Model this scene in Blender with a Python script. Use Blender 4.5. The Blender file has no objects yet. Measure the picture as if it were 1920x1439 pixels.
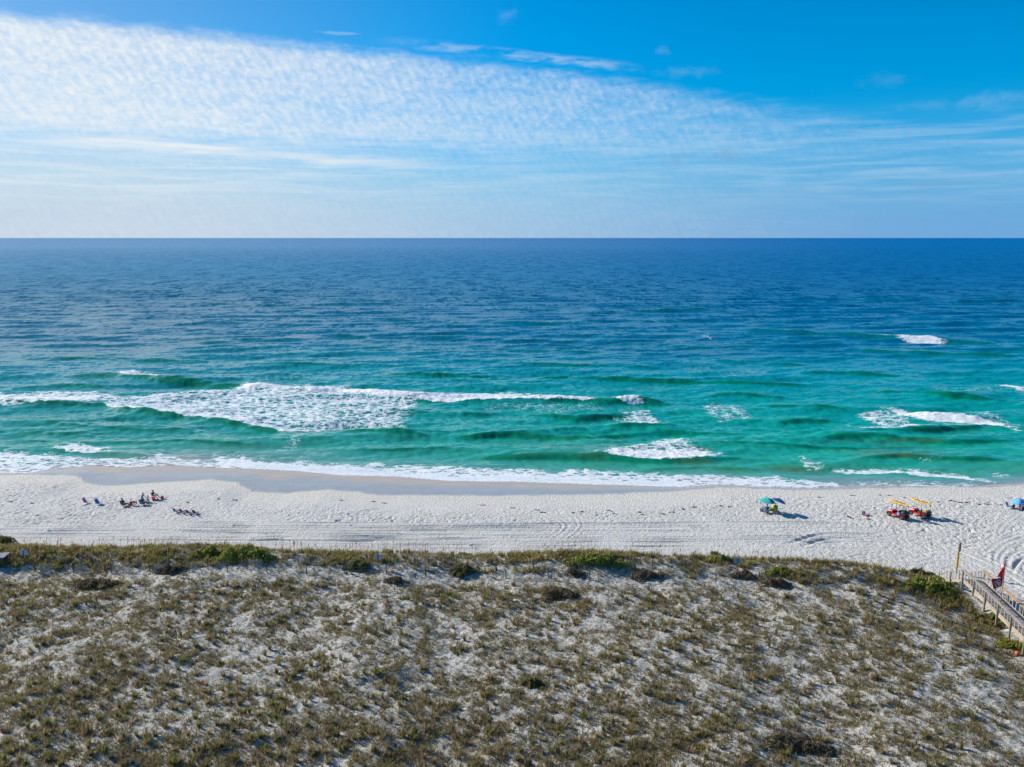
import bpy, bmesh, math, random
import numpy as np
from mathutils import Vector, Matrix
random.seed(7)
rng = np.random.default_rng(11)
S = bpy.context.scene
C = S.collection
R = math.radians
PI = math.pi

# ------------------------------------------------------------ camera
CAM_H = 36.0
PITCH = R(10.6)
F = 1461.0            # focal length in photo pixels
cam_d = bpy.data.cameras.new('camera'); cam = bpy.data.objects.new('camera', cam_d); C.objects.link(cam)
cam.location = (0, 0, CAM_H); cam.rotation_euler = (R(90) - PITCH, 0, 0)
cam_d.sensor_width = 36; cam_d.lens = F / 1920 * 36; cam_d.clip_end = 200000; cam_d.clip_start = 0.5
S.camera = cam
cp, sp = math.cos(PITCH), math.sin(PITCH)

def ray(px, py):
    u = (np.asarray(px, float) - 960) / F; v = -(np.asarray(py, float) - 719.5) / F
    return u, cp + v * sp, -sp + v * cp

def gp(px, py, z=0.0):
    """point of the horizontal plane z met by the line of sight through a photo pixel"""
    dx, dy, dz = ray(px, py); t = (z - CAM_H) / dz
    return dx * t, dy * t

# ------------------------------------------------------------ noise
_T = rng.random((512, 512)).astype(np.float32) * 2 - 1
def vn(x, y, seed=0):
    x = np.asarray(x, np.float64) + seed * 37.17; y = np.asarray(y, np.float64) + seed * 91.73
    xi = np.floor(x).astype(np.int64); yi = np.floor(y).astype(np.int64)
    fx = (x - xi); fy = (y - yi)
    fx = fx * fx * (3 - 2 * fx); fy = fy * fy * (3 - 2 * fy)
    a = _T[xi & 511, yi & 511]; b = _T[(xi + 1) & 511, yi & 511]
    c = _T[xi & 511, (yi + 1) & 511]; d = _T[(xi + 1) & 511, (yi + 1) & 511]
    return (a * (1 - fx) + b * fx) * (1 - fy) + (c * (1 - fx) + d * fx) * fy
def fbm(x, y, o=4, seed=0, g=0.5):
    s = 0; a = 1; n = 0; c, q = math.cos(.6), math.sin(.6)
    for i in range(o):
        s = s + a * vn(x, y, seed + i * 3); n += a; a *= g
        x, y = (x * c - y * q) * 2.03, (x * q + y * c) * 2.03
    return s / n
def ss(a, b, x):
    t = np.clip((np.asarray(x, float) - a) / (b - a), 0, 1); return t * t * (3 - 2 * t)

def curve(pts, z=0.0):
    a = np.array(pts, float); X, Y = gp(a[:, 0], a[:, 1], z)
    o = np.argsort(X); return X[o], Y[o]
def cy(c, x): return np.interp(x, c[0], c[1])

# ------------------------------------------------------------ terrain
E_PX = [(-260,886),(0,887),(50,888),(100,880),(170,874),(235,877),(330,873),(400,878),(480,880),(560,884),(640,892),(740,894),(850,903),(970,904),(1070,908),(1170,911),(1280,914),(1350,909),(1420,913),(1510,916),(1600,912),(1650,911),(1800,914),(1860,909),(1920,906),(2200,900)]
W_PX = [(-260,892),(0,890),(60,889),(150,892),(165,905),(190,911),(300,905),(400,898),(450,904),(475,921),(540,924),(620,917),(720,927),(900,929),(1070,927),(1170,925),(1280,919),(1350,913),(1510,918),(1650,914),(1860,912),(1920,909),(2200,903)]
D_PX = [(-400,1026),(0,1030),(60,1032),(200,1030),(400,1030),(560,1040),(700,1043),(860,1043),(1000,1046),(1200,1046),(1400,1052),(1600,1064),(1700,1074),(1745,1084)]
E_C = curve(E_PX, 0.0); W_C = curve(W_PX, 0.2); D_C = curve(D_PX, 3.1)
D_C = (np.append(D_C[0], [41.5, 44.0, 46.5, 60]), np.append(D_C[1], [72.5, 70.5, 60, 46]))

def ground(x, y):
    x = np.asarray(x, float); y = np.asarray(y, float)
    e = cy(E_C, x); w = np.minimum(cy(W_C, x), e - .4); d = cy(D_C, x)
    z = np.where(y > e, -0.05 * (y - e), 0.2 * ss(0, 1, (e - y) / (e - w)))
    z = z + 0.75 * ss(0, 11, w - y) + 0.2 * ss(10, 30, w - y)
    m = ss(0, 1, (d + 4.3 - y) / 4.6)
    H = 2.1 - 0.75 * ss(34, 43, x) + 0.35 * fbm(x * .14, y * .0 + 3, 2, 5)
    back = 0.75 * ss(0.5, 6, d - y)
    und = 0.35 * fbm(x * .12, y * .15, 2, 8) + .13 * fbm(x * .5, y * .6, 2, 9)
    return z + m * (H - back + und * 1.0)

def hit(px, py):
    z = 1.0
    for _ in range(12):
        X, Y = gp(px, py, z); z = .5 * z + .5 * float(ground(X, Y))
    X, Y = gp(px, py, z); return float(X), float(Y), float(ground(X, Y))

def gz(x, y): return float(ground(x, y))

# ------------------------------------------------------------ materials
def newmat(name):
    m = bpy.data.materials.new(name); m.use_nodes = True
    nt = m.node_tree; b = nt.nodes['Principled BSDF']; return m, nt, b
def N(nt, t, **k):
    n = nt.nodes.new(t)
    for a, v in k.items(): setattr(n, a, v)
    return n
def mat(name, col, rough=.6, var=.18, scale=6, metal=0, bump=0.0):
    m, nt, b = newmat(name)
    tc = N(nt, 'ShaderNodeTexCoord'); no = N(nt, 'ShaderNodeTexNoise'); no.inputs['Scale'].default_value = scale; no.inputs['Detail'].default_value = 5
    nt.links.new(tc.outputs['Object'], no.inputs['Vector'])
    mx = N(nt, 'ShaderNodeMix', data_type='RGBA')
    mx.inputs[6].default_value = (*[c * (1 - var) for c in col], 1); mx.inputs[7].default_value = (*[min(1, c * (1 + var)) for c in col], 1)
    nt.links.new(no.outputs['Fac'], mx.inputs[0]); nt.links.new(mx.outputs[2], b.inputs['Base Color'])
    b.inputs['Roughness'].default_value = rough; b.inputs['Metallic'].default_value = metal
    if bump:
        bp = N(nt, 'ShaderNodeBump'); bp.inputs['Distance'].default_value = bump
        nt.links.new(no.outputs['Fac'], bp.inputs['Height']); nt.links.new(bp.outputs[0], b.inputs['Normal'])
    return m
def wood(name, col):
    m, nt, b = newmat(name)
    tc = N(nt, 'ShaderNodeTexCoord'); mp = N(nt, 'ShaderNodeMapping'); mp.inputs['Scale'].default_value = (14, 1.2, 9)
    no = N(nt, 'ShaderNodeTexNoise'); no.inputs['Scale'].default_value = 2; no.inputs['Detail'].default_value = 8
    no2 = N(nt, 'ShaderNodeTexNoise'); no2.inputs['Scale'].default_value = .9
    nt.links.new(tc.outputs['Object'], mp.inputs[0]); nt.links.new(mp.outputs[0], no.inputs['Vector']); nt.links.new(tc.outputs['Object'], no2.inputs['Vector'])
    ad = N(nt, 'ShaderNodeMath', operation='MULTIPLY_ADD'); ad.inputs[1].default_value = .6
    nt.links.new(no.outputs['Fac'], ad.inputs[0]); 
    sc = N(nt, 'ShaderNodeMath', operation='MULTIPLY'); sc.inputs[1].default_value = .4
    nt.links.new(no2.outputs['Fac'], sc.inputs[0]); nt.links.new(sc.outputs[0], ad.inputs[2])
    r = N(nt, 'ShaderNodeValToRGB'); r.color_ramp.elements[0].position = .3; r.color_ramp.elements[1].position = .7
    r.color_ramp.elements[0].color = (*[c * .6 for c in col], 1); r.color_ramp.elements[1].color = (*[min(1, c * 1.3) for c in col], 1)
    nt.links.new(ad.outputs[0], r.inputs[0]); nt.links.new(r.outputs[0], b.inputs['Base Color'])
    b.inputs['Roughness'].default_value = .8
    return m
def attr_mat(name, rough=.7, trans=0.0):
    m, nt, b = newmat(name)
    a = N(nt, 'ShaderNodeAttribute', attribute_name='col')
    nt.links.new(a.outputs['Color'], b.inputs['Base Color']); b.inputs['Roughness'].default_value = rough
    b.inputs['Specular IOR Level'].default_value = .25
    return m

# ------------------------------------------------------------ object helpers
def tag(o, label=None, cat=None, group=None, kind=None):
    if label: o['label'] = label
    if cat: o['category'] = cat
    if group: o['group'] = group
    if kind: o['kind'] = kind
    return o
def empty(name, loc, rz=0, label=None, cat=None, group=None):
    o = bpy.data.objects.new(name, None); C.objects.link(o); o.location = loc; o.rotation_euler = (0, 0, rz); o.empty_display_size = .2
    return tag(o, label, cat, group)
class MB:
    def __init__(s): s.v = []; s.f = []
    def add(s, vs, fs):
        k = len(s.v); s.v += [tuple(v) for v in vs]; s.f += [tuple(i + k for i in f) for f in fs]; return s
    def box(s, c, d, rot=None):
        hx, hy, hz = d[0] / 2, d[1] / 2, d[2] / 2
        vs = [Vector((x, y, z)) for x in (-hx, hx) for y in (-hy, hy) for z in (-hz, hz)]
        if rot is not None: vs = [rot @ v for v in vs]
        vs = [v + Vector(c) for v in vs]
        return s.add(vs, [(0,1,3,2),(4,6,7,5),(0,4,5,1),(2,3,7,6),(0,2,6,4),(1,5,7,3)])
    def beam(s, p, q, w, h):
        """rectangular bar from p to q, w wide sideways, h deep upwards"""
        p = Vector(p); q = Vector(q); a = (q - p).normalized(); up = Vector((0, 0, 1))
        if abs(a.z) > .95: up = Vector((0, 1, 0))
        sd = a.cross(up).normalized(); u = sd.cross(a).normalized()
        vs = [b + sd * (i * w / 2) + u * (j * h / 2) for b in (p, q) for i in (-1, 1) for j in (-1, 1)]
        return s.add(vs, [(0,1,3,2),(4,6,7,5),(0,4,5,1),(2,3,7,6),(0,2,6,4),(1,5,7,3)])
    def tube(s, p, q, r1, r2=None, n=8, cap=True):
        r2 = r1 if r2 is None else r2; p = Vector(p); q = Vector(q); a = (q - p).normalized()
        t = Vector((1, 0, 0)) if abs(a.x) < .8 else Vector((0, 1, 0)); e = a.cross(t).normalized(); g = a.cross(e)
        vs = []
        for b, r in ((p, r1), (q, r2)):
            for i in range(n):
                th = 2 * PI * i / n; vs.append(b + e * (r * math.cos(th)) + g * (r * math.sin(th)))
        fs = [(i, (i + 1) % n, n + (i + 1) % n, n + i) for i in range(n)]
        if cap: fs += [tuple(range(n))[::-1], tuple(range(n, 2 * n))]
        return s.add(vs, fs)
    def path(s, pts, r, n=6):
        for a, b in zip(pts[:-1], pts[1:]): s.tube(a, b, r, r, n)
        return s
    def ball(s, c, r, n=10, m=6, jit=0):
        rx, ry, rz = (r, r, r) if not hasattr(r, '__len__') else r
        vs = [(c[0], c[1], c[2] - rz)]
        for j in range(1, m):
            ph = -PI / 2 + PI * j / m
            for i in range(n):
                th = 2 * PI * i / n; k = 1 + random.uniform(-jit, jit)
                vs.append((c[0] + k * rx * math.cos(ph) * math.cos(th), c[1] + k * ry * math.cos(ph) * math.sin(th), c[2] + k * rz * math.sin(ph)))
        vs.append((c[0], c[1], c[2] + rz)); fs = []
        for i in range(n): fs.append((0, 1 + (i + 1) % n, 1 + i)); fs.append((len(vs) - 1, len(vs) - 1 - n + i, len(vs) - 1 - n + (i + 1) % n))
        for j in range(m - 2):
            for i in range(n):
                a = 1 + j * n + i; b = 1 + j * n + (i + 1) % n; fs.append((a, b, b + n, a + n))
        return s.add(vs, fs)
    def build(s, name, m, parent=None, loc=None, smooth=False, bevel=0):
        me = bpy.data.meshes.new(name); me.from_pydata(s.v, [], s.f); me.update()
        if smooth: me.polygons.foreach_set('use_smooth', [True] * len(me.polygons))
        o = bpy.data.objects.new(name, me); C.objects.link(o); me.materials.append(m)
        if parent: o.parent = parent
        if loc: o.location = loc
        if bevel:
            b = o.modifiers.new('bevel', 'BEVEL'); b.width = bevel; b.segments = 2; b.limit_method = 'ANGLE'
        return o
def npmesh(name, V, Fc, m, nper, cols=None, smooth=False, attrs=None):
    me = bpy.data.meshes.new(name)
    me.vertices.add(len(V)); me.vertices.foreach_set('co', np.ascontiguousarray(V, np.float32).ravel())
    L = Fc.size; me.loops.add(L); me.loops.foreach_set('vertex_index', Fc.ravel().astype(np.int32))
    n = L // nper; me.polygons.add(n)
    me.polygons.foreach_set('loop_start', np.arange(0, L, nper, dtype=np.int32))
    if smooth: me.polygons.foreach_set('use_smooth', np.ones(n, bool))
    me.update(calc_edges=True)
    if cols is not None:
        a = me.attributes.new('col', 'FLOAT_COLOR', 'POINT'); cc = np.ones((len(V), 4), np.float32); cc[:, :3] = cols
        a.data.foreach_set('color', cc.ravel())
    for k, v in (attrs or {}).items():
        a = me.attributes.new(k, 'FLOAT', 'POINT'); a.data.foreach_set('value', np.ascontiguousarray(v, np.float32).ravel())
    me.materials.append(m)
    o = bpy.data.objects.new(name, me); C.objects.link(o); return o
def grid_faces(nr, nc):
    i = np.arange(nr * nc).reshape(nr, nc)
    return np.stack([i[:-1, :-1], i[:-1, 1:], i[1:, 1:], i[1:, :-1]], -1).reshape(-1, 4)

# ------------------------------------------------------------ sky and sun
SUN_EL = R(28); SUN_DIR = Vector((-.88 * math.cos(SUN_EL), .475 * math.cos(SUN_EL), math.sin(SUN_EL))).normalized()
sd = bpy.data.lights.new('sun', 'SUN'); sd.energy = SUN_E = 4.8; sd.angle = R(.5); sd.color = (1, .95, .87)
so = bpy.data.objects.new('sun', sd); C.objects.link(so); so.rotation_euler = (-SUN_DIR).to_track_quat('-Z', 'Y').to_euler(); so.location = (0, 0, 80)
w = bpy.data.worlds.new('World'); S.world = w; w.use_nodes = True; nt = w.node_tree; nt.nodes.clear()
out = N(nt, 'ShaderNodeOutputWorld'); bg = N(nt, 'ShaderNodeBackground'); bg.inputs[1].default_value = .1
sky = N(nt, 'ShaderNodeTexSky', sky_type='NISHITA'); sky.sun_disc = False
sky.sun_elevation = SUN_EL; sky.sun_rotation = math.atan2(SUN_DIR.x, SUN_DIR.y)
sky.altitude = 0; sky.air_density = 1.0; sky.dust_density = .3; sky.ozone_density = 3.0
L = nt.links.new
def math_(op, a, b=None, c=None, clamp=False):
    n = N(nt, 'ShaderNodeMath', operation=op); n.use_clamp = clamp
    for i, v in enumerate((a, b, c)):
        if v is None: continue
        if isinstance(v, (int, float)): n.inputs[i].default_value = v
        else: L(v, n.inputs[i])
    return n.outputs[0]
def smooth_(v, a, b, lo=0, hi=1):
    n = N(nt, 'ShaderNodeMapRange', interpolation_type='SMOOTHSTEP'); L(v, n.inputs[0])
    n.inputs[1].default_value = a; n.inputs[2].default_value = b; n.inputs[3].default_value = lo; n.inputs[4].default_value = hi; return n.outputs[0]
def noise_(vec, scale, detail=5, rough=.5, dist=0):
    n = N(nt, 'ShaderNodeTexNoise'); L(vec, n.inputs['Vector']); n.inputs['Scale'].default_value = scale; n.inputs['Detail'].default_value = detail
    n.inputs['Roughness'].default_value = rough; n.inputs['Distortion'].default_value = dist; return n.outputs['Fac']
def comb_(x, y, z=0.0):
    n = N(nt, 'ShaderNodeCombineXYZ')
    for i, v in enumerate((x, y, z)):
        if isinstance(v, (int, float)): n.inputs[i].default_value = v
        else: L(v, n.inputs[i])
    return n.outputs[0]
tc = N(nt, 'ShaderNodeTexCoord'); sx = N(nt, 'ShaderNodeSeparateXYZ'); L(tc.outputs['Generated'], sx.inputs[0])
az = math_('ARCTAN2', sx.outputs[0], sx.outputs[1]); el = math_('ARCSINE', sx.outputs[2])
def azel(px, py):
    d = Vector([float(q) for q in ray(px, py)]).normalized(); return math.atan2(d.x, d.y), math.asin(d.z)
def edge(p, q):
    """signed angular height of a direction above the great circle through two cloud-edge directions"""
    d0 = Vector([float(v) for v in ray(*p)]).normalized(); d1 = Vector([float(v) for v in ray(*q)]).normalized(); n_ = d1.cross(d0).normalized()
    if n_.z < 0: n_ = -n_
    n = N(nt, 'ShaderNodeVectorMath', operation='DOT_PRODUCT'); L(tc.outputs['Generated'], n.inputs[0]); n.inputs[1].default_value = n_; return n.outputs['Value']
# coordinates for cloud texture
wv = noise_(comb_(math_('MULTIPLY', az, 6), math_('MULTIPLY', el, 14)), 1.0, 3)
wv2 = noise_(comb_(math_('MULTIPLY', az, 20), math_('MULTIPLY', el, 90)), 1.0, 6, .6)
up1 = edge((0, 16), (1150, 138)); up2 = edge((1000, 112), (1570, 206))          # upper edge of the sheet
def mup(u): return smooth_(math_('ADD', u, math_('MULTIPLY_ADD', wv2, .026, -.011)), 0.007, -0.016)
m_up = math_('MULTIPLY', mup(up1), mup(up2))
m_up_soft = smooth_(up1, 0.004, -.05)
lo1 = edge((0, 238), (1900, 312))
m_lo = smooth_(math_('ADD', lo1, math_('MULTIPLY_ADD', wv2, .05, -.025)), -0.012, 0.014, .35, 1)
right = smooth_(math_('ADD', az, math_('MULTIPLY_ADD', wv2, .5, -.25)), .47, -.05)   # sheet thins to the right
left = smooth_(az, .1, -.5)
# ripples: rotated, squeezed rows of small puffs
rx = math_('ADD', math_('MULTIPLY', az, 105), math_('MULTIPLY', el, 90)); ry = math_('ADD', math_('MULTIPLY', el, 120), math_('MULTIPLY', az, -42))
rip = noise_(comb_(rx, ry), 1.0, 3, .6, .6)
rip2 = noise_(comb_(math_('MULTIPLY', az, 30), math_('MULTIPLY', el, 240)), 1.0, 5, .6, .5)
rip3 = noise_(comb_(math_('MULTIPLY', rx, .45), math_('MULTIPLY', ry, .5)), 1.0, 4, .6, .8)
ripple = math_('ADD', smooth_(math_('MULTIPLY_ADD', rip3, .42, math_('MULTIPLY', rip, .62)), .32, .70), math_('MULTIPLY', math_('SUBTRACT', rip2, .5), .28))
wph = math_('MULTIPLY_ADD', noise_(comb_(math_('MULTIPLY', az, 12), math_('MULTIPLY', el, 22)), 1.0, 4, .55), 16.0, math_('ADD', math_('MULTIPLY', az, 520), math_('MULTIPLY', el, 330)))
ripple = math_('ADD', math_('MULTIPLY', ripple, .78), math_('MULTIPLY', math_('MULTIPLY_ADD', math_('SINE', wph), .4, .5), math_('MULTIPLY_ADD', rip, .6, -.05)))
big = noise_(comb_(math_('MULTIPLY', az, 5), math_('MULTIPLY', el, 30)), 1.0, 4, .55, .4)
dens = math_('MULTIPLY_ADD', ripple, .44, math_('MULTIPLY_ADD', big, .50, math_('MULTIPLY_ADD', left, .25, .04)))
dens = math_('MULTIPLY', math_('MULTIPLY', dens, m_up), math_('MULTIPLY', m_lo, math_('MULTIPLY_ADD', right, .88, .12)), clamp=True)
# low band: streaks and horizon veil
stk = noise_(comb_(math_('MULTIPLY', az, 7), math_('MULTIPLY', el, 110)), 1.0, 6, .6, .6)
lowm = math_('MULTIPLY', smooth_(el, .15, .105), smooth_(el, 0.02, .07))
low = math_('MULTIPLY', math_('MULTIPLY', smooth_(stk, .38, .72), lowm), math_('MULTIPLY_ADD', left, .35, .30))
# the streak lying over the upper edge and small wisps in the blue
w1 = edge((800, 84), (1200, 128)); ws = smooth_(math_('ABSOLUTE', math_('ADD', w1, math_('MULTIPLY_ADD', wv2, .014, -.007))), .0075, .001)
wx = math_('MULTIPLY', smooth_(az, -.18, -.02), smooth_(az, .165, .09)); wisp = math_('MULTIPLY', math_('MULTIPLY', ws, wx), math_('MULTIPLY', smooth_(wv2, .35, .6), .45))
def blob(px, py, sx_, sy_, th, amp):
    a0, e0 = azel(px, py); u = math_('DIVIDE', math_('SUBTRACT', az, a0), sx_); v = math_('DIVIDE', math_('SUBTRACT', el, e0), sy_)
    d = math_('SQRT', math_('ADD', math_('MULTIPLY', u, u), math_('MULTIPLY', v, v)))
    nb = noise_(comb_(math_('MULTIPLY', az, 45), math_('MULTIPLY', el, 80)), 1.0, 6, .6, .3)
    return math_('MULTIPLY', smooth_(math_('ADD', d, math_('MULTIPLY_ADD', nb, 2.4, -1.2)), 1.0, th), amp)
s1 = edge((80, 262), (520, 291)); wisps = math_('ADD', wisp, math_('MULTIPLY', math_('MULTIPLY', smooth_(math_('ABSOLUTE', math_('ADD', s1, math_('MULTIPLY_ADD', wv2, .016, -.008))), .0085, .001), smooth_(az, -.56, -.46)), math_('MULTIPLY', smooth_(az, -.02, -.25), .55)))
for b_ in [(950, 28, .017, .010, -.4, .16), (1238, 95, .012, .006, -.4, .18), (1290, 135, .05, .008, -.4, .11), (645, 63, .03, .0022, .2, .2), (1860, 190, .045, .014, -.6, .17), (1660, 150, .035, .010, -.4, .06), (1730,200,.05,.008,-.4,.08)]:
    wisps = math_('ADD', wisps, blob(*b_))
dark = math_('ADD', math_('ADD', blob(1270, 298, .022, .011, .1, .5), blob(1360, 292, .024, .012, .1, .5)), math_('ADD', blob(1510, 360, .05, .006, .1, .3), blob(1750, 345, .05, .008, .1, .3)))
veil = smooth_(el, .17, .0); veil = math_('MULTIPLY', math_('POWER', veil, 1.0), math_('MULTIPLY_ADD', left, .12, .86))
# sky tint
tint = N(nt, 'ShaderNodeMix', data_type='RGBA', blend_type='MULTIPLY'); tint.inputs[0].default_value = 1
L(sky.outputs[0], tint.inputs[6])
tm = N(nt, 'ShaderNodeMix', data_type='RGBA'); L(smooth_(az, .05, -.6), tm.inputs[0]); tm.inputs[6].default_value = (.0, .74, 1.16, 1); tm.inputs[7].default_value = (.38, .66, .86, 1); L(tm.outputs[2], tint.inputs[7])
def mixc(f, a, b):
    n = N(nt, 'ShaderNodeMix', data_type='RGBA')
    for i, v in ((0, f), (6, a), (7, b)):
        if isinstance(v, tuple): n.inputs[i].default_value = v
        elif isinstance(v, float): n.inputs[i].default_value = v
        else: L(v, n.inputs[i])
    return n.outputs[2]
hz = mixc(smooth_(az, -.5, .6), (4.0, 4.95, 6.3, 1), (1.45, 3.1, 6.1, 1))
zen = mixc(smooth_(el, .0, .6), tint.outputs[2], tint.outputs[2])
c1 = mixc(veil, zen, hz)
cl = mixc(left, (4.9, 6.0, 7.2, 1), (6.6, 7.1, 7.5, 1))
c2 = mixc(dens, c1, cl)
c3 = mixc(math_('ADD', low, wisps, clamp=True), c2, cl)
c4 = mixc(math_('MULTIPLY', dark, .8), c3, (1.6, 3.2, 5.2, 1))
below = smooth_(el, -.002, -.05)
L(c4, bg.inputs[0]); L(bg.outputs[0], out.inputs[0])

# ------------------------------------------------------------ sand sheet
def axis(segs):
    a = []
    for s0, s1, d in segs:
        n = max(1, int(round((s1 - s0) / d))); a += list(np.linspace(s0, s1, n, endpoint=False))
    return np.array(a + [segs[-1][1]])
xs = axis([(-6000,-1000,1000),(-1000,-200,80),(-200,-95,3),(-95,-74,.5),(-74,74,.135),(74,95,.5),(95,200,3),(200,1000,80),(1000,6000,1000)])
ys = axis([(-800,-20,80),(-20,30,4),(30,42,.6),(42,81,.17),(81,100,.12),(100,113,.2),(113,125,.4),(125,200,3),(200,60000,10000)])
X, Y = np.meshgrid(xs, ys)
Z = ground(X, Y)
e = cy(E_C, X); wv_ = cy(W_C, X); d_ = cy(D_C, X)
Z = np.where(Y > e + 1, np.maximum(Z, -6), Z)
dune = ss(0, 1, (d_ + 3.5 - Y) / 3)
# trampled dry sand: pock marks fade to the swept belt and the wet edge
tramp = ss(1.0, 6, wv_ + 2.5 * fbm(X * .12, Y * .15, 3, 31) - 2 - 3.0 * ss(-42, -15, X) * ss(38, 15, X) - Y)
belt = ss(81, 84, Y) * ss(93.5, 89.5, Y + 1.5 * fbm(X * .05, Y * .1, 2, 33)) * (1 - ss(22, 36, X)) * ss(-75, -60, X)
rough = tramp * (1 - .75 * belt) * (0.55 + .45 * ss(-.35, .35, fbm(X * .09, Y * .12, 3, 35)))
f1 = vn(X / .30 + .6 * vn(X / 1.3, Y / 1.3, 40), Y / .36, 41); f2 = vn(X / .20, Y / .26, 43); f3 = vn(X / .9, Y / 1.0, 45)
f4 = vn(X / .30, Y / .36, 47)
pock = -np.clip(f1 * .8 + f3 * .2 - .12, 0, 1) * .16 - np.clip(f4 * f2 * 2.2, 0, 1) * .10 + np.clip(-f1 - .15, 0, 1) * .06 + f2 * .04
near = (np.abs(X) < 95) & (Y > 30) & (Y < 125)
Z = Z + np.where(near, pock * rough * (1 - dune), 0)
Z = Z + np.where(near, dune * (.13 * fbm(X / .7, Y / .7, 3, 51) - .05 * np.clip(f1, 0, 1)), 0)
# wheel tracks
track_m = np.zeros_like(Z)
def carve(pts, wd=.17, dp=.07, rim=.035, world=False, zz=1.0):
    global Z
    if world: P = np.array(pts, float)
    else:
        P = np.array(pts, float); px, py = gp(P[:, 0], P[:, 1], zz); P = np.stack([px, py], 1)
    # smooth resample
    t = np.linspace(0, 1, len(P)); tt = np.linspace(0, 1, max(2, (len(P) - 1) * 5 + 1)); P = np.stack([np.interp(tt, t, P[:, 0]), np.interp(tt, t, P[:, 1])], 1)
    for _ in range(3): P[1:-1] = (P[:-2] + 2 * P[1:-1] + P[2:]) / 4
    pad = 1.0
    i0, i1 = np.searchsorted(ys, [P[:, 1].min() - pad, P[:, 1].max() + pad]); j0, j1 = np.searchsorted(xs, [P[:, 0].min() - pad, P[:, 0].max() + pad])
    if i1 <= i0 or j1 <= j0: return
    xx = X[i0:i1, j0:j1]; yy = Y[i0:i1, j0:j1]; D = np.full(xx.shape, 9.)
    for a, b in zip(P[:-1], P[1:]):
        ab = b - a; l2 = (ab ** 2).sum() + 1e-9
        u = np.clip(((xx - a[0]) * ab[0] + (yy - a[1]) * ab[1]) / l2, 0, 1)
        D = np.minimum(D, np.hypot(xx - a[0] - u * ab[0], yy - a[1] - u * ab[1]))
    k = .55 + .45 * vn(xx * .3, yy * .3, 61)
    g = -dp * k * np.exp(-(D / wd) ** 2) + rim * k * np.exp(-((D - wd * 2.0) / (wd * .8)) ** 2)
    Z[i0:i1, j0:j1] += g; track_m[i0:i1, j0:j1] = np.maximum(track_m[i0:i1, j0:j1], np.exp(-(D / (wd * 1.6)) ** 2))
for i in range(44):                        # long runs parallel to the water
    y0 = 84.2 + 8.6 * (i / 43) + random.uniform(-.25, .25); xa = random.uniform(-75, 10); xb = xa + random.uniform(25, 90)
    tl = random.uniform(-.012, .012)
    pts = [(x, y0 + tl * (x) + .5 * math.sin(x * .03 + i)) for x in np.linspace(xa, min(xb, 42), 9)]
    carve(pts, random.uniform(.12, .2), random.uniform(.06, .15), .045, True)
for P in [[(1000,957),(1030,970),(1050,980),(1055,988),(1045,998),(1028,1008)], [(1012,956),(1045,968),(1062,980),(1066,988),(1056,998),(1040,1009)],
          [(1045,950),(1068,962),(1080,975),(1083,985),(1076,995),(1058,1008)], [(1055,950),(1080,964),(1090,974),(1093,985),(1087,996),(1068,1009)],
          [(600,968),(650,962),(710,951)], [(620,975),(680,965),(740,956)]]:
    carve(P, .16, .07, .05)
for P in [[(1475,1022),(1500,1014),(1530,1004),(1570,1001),(1640,1003)], [(1505,1026),(1530,1017),(1552,1012),(1580,1011),(1620,1013)]]:
    carve(P, .26, .17, .10)
for P in [[(1742,990),(1757,1002),(1757,1014)], [(1756,985),(1772,1000),(1771,1015)],
          [(1780,1030),(1850,1060),(1920,1100),(1990,1150)],[(1790,1026),(1860,1055),(1930,1093),(2000,1140)],[(1750,1030),(1800,1048),(1850,1072),(1920,1112)],
          [(1918,1010),(1890,1018),(1868,1035),(1863,1052),(1868,1068)], [(1918,1020),(1895,1026),(1877,1042),(1872,1056),(1880,1072)],
          [(1920,1000),(1885,1012),(1862,1024),(1850,1036)], [(1925,1030),(1903,1038),(1888,1050),(1890,1070)],[(1930,1044),(1910,1052),(1903,1070)],
          [(1905,965),(1880,985),(1872,1000)],[(1915,968),(1890,985),(1880,1002)],[(1920,1050),(1900,1062),(1898,1078)],[(1700,1010),(1760,1020),(1830,1045),(1900,1075)],
          [(560,1005),(800,1009),(960,1012)],[(0,1002),(200,1003),(420,1014),(700,1015)],[(250,1011),(400,1017),(520,1014)],[(0,994),(250,993),(500,1001)]]:
    carve(P, .18, .12, .07)
Z -= 1.0 * np.clip(track_m * 1.2, 0, 1) * np.where(near, pock * rough * (1 - dune), 0)
wet = ss(-1.0, .35, Y - wv_ + .45 * fbm(X * .5, Y * .5, 3, 71)); Z = np.where(near & (Y > wv_), Z + .006 * vn(X * .8, Y * 1.5, 73), Z)

m, nt, b = newmat('sand_material'); L = nt.links.new
tc = N(nt, 'ShaderNodeTexCoord'); P_ = tc.outputs['Object']
aw = N(nt, 'ShaderNodeAttribute', attribute_name='wet'); ad_ = N(nt, 'ShaderNodeAttribute', attribute_name='dune')
def cramp(v, stops):
    r = N(nt, 'ShaderNodeValToRGB'); L(v, r.inputs[0])
    while len(r.color_ramp.elements) < len(stops): r.color_ramp.elements.new(.5)
    for e_, (p, c) in zip(r.color_ramp.elements, stops): e_.position = p; e_.color = (*c, 1)
    return r.outputs[0]
n1 = noise_(P_, .35, 6, .6); n2 = noise_(P_, 3.0, 6, .65); n3 = noise_(P_, 2.6, 8, .78)
def mapv0(v):
    n = N(nt, 'ShaderNodeMapping'); L(v, n.inputs[0]); n.inputs['Scale'].default_value = (.3, 1.5, 1); n.inputs['Rotation'].default_value = (0, 0, .25); return n.outputs[0]
dry = cramp(n1, [(.3, (.62, .585, .53)), (.7, (.73, .695, .635))])
speck = smooth_(n2, .62, .75, 1, .80); 
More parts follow.
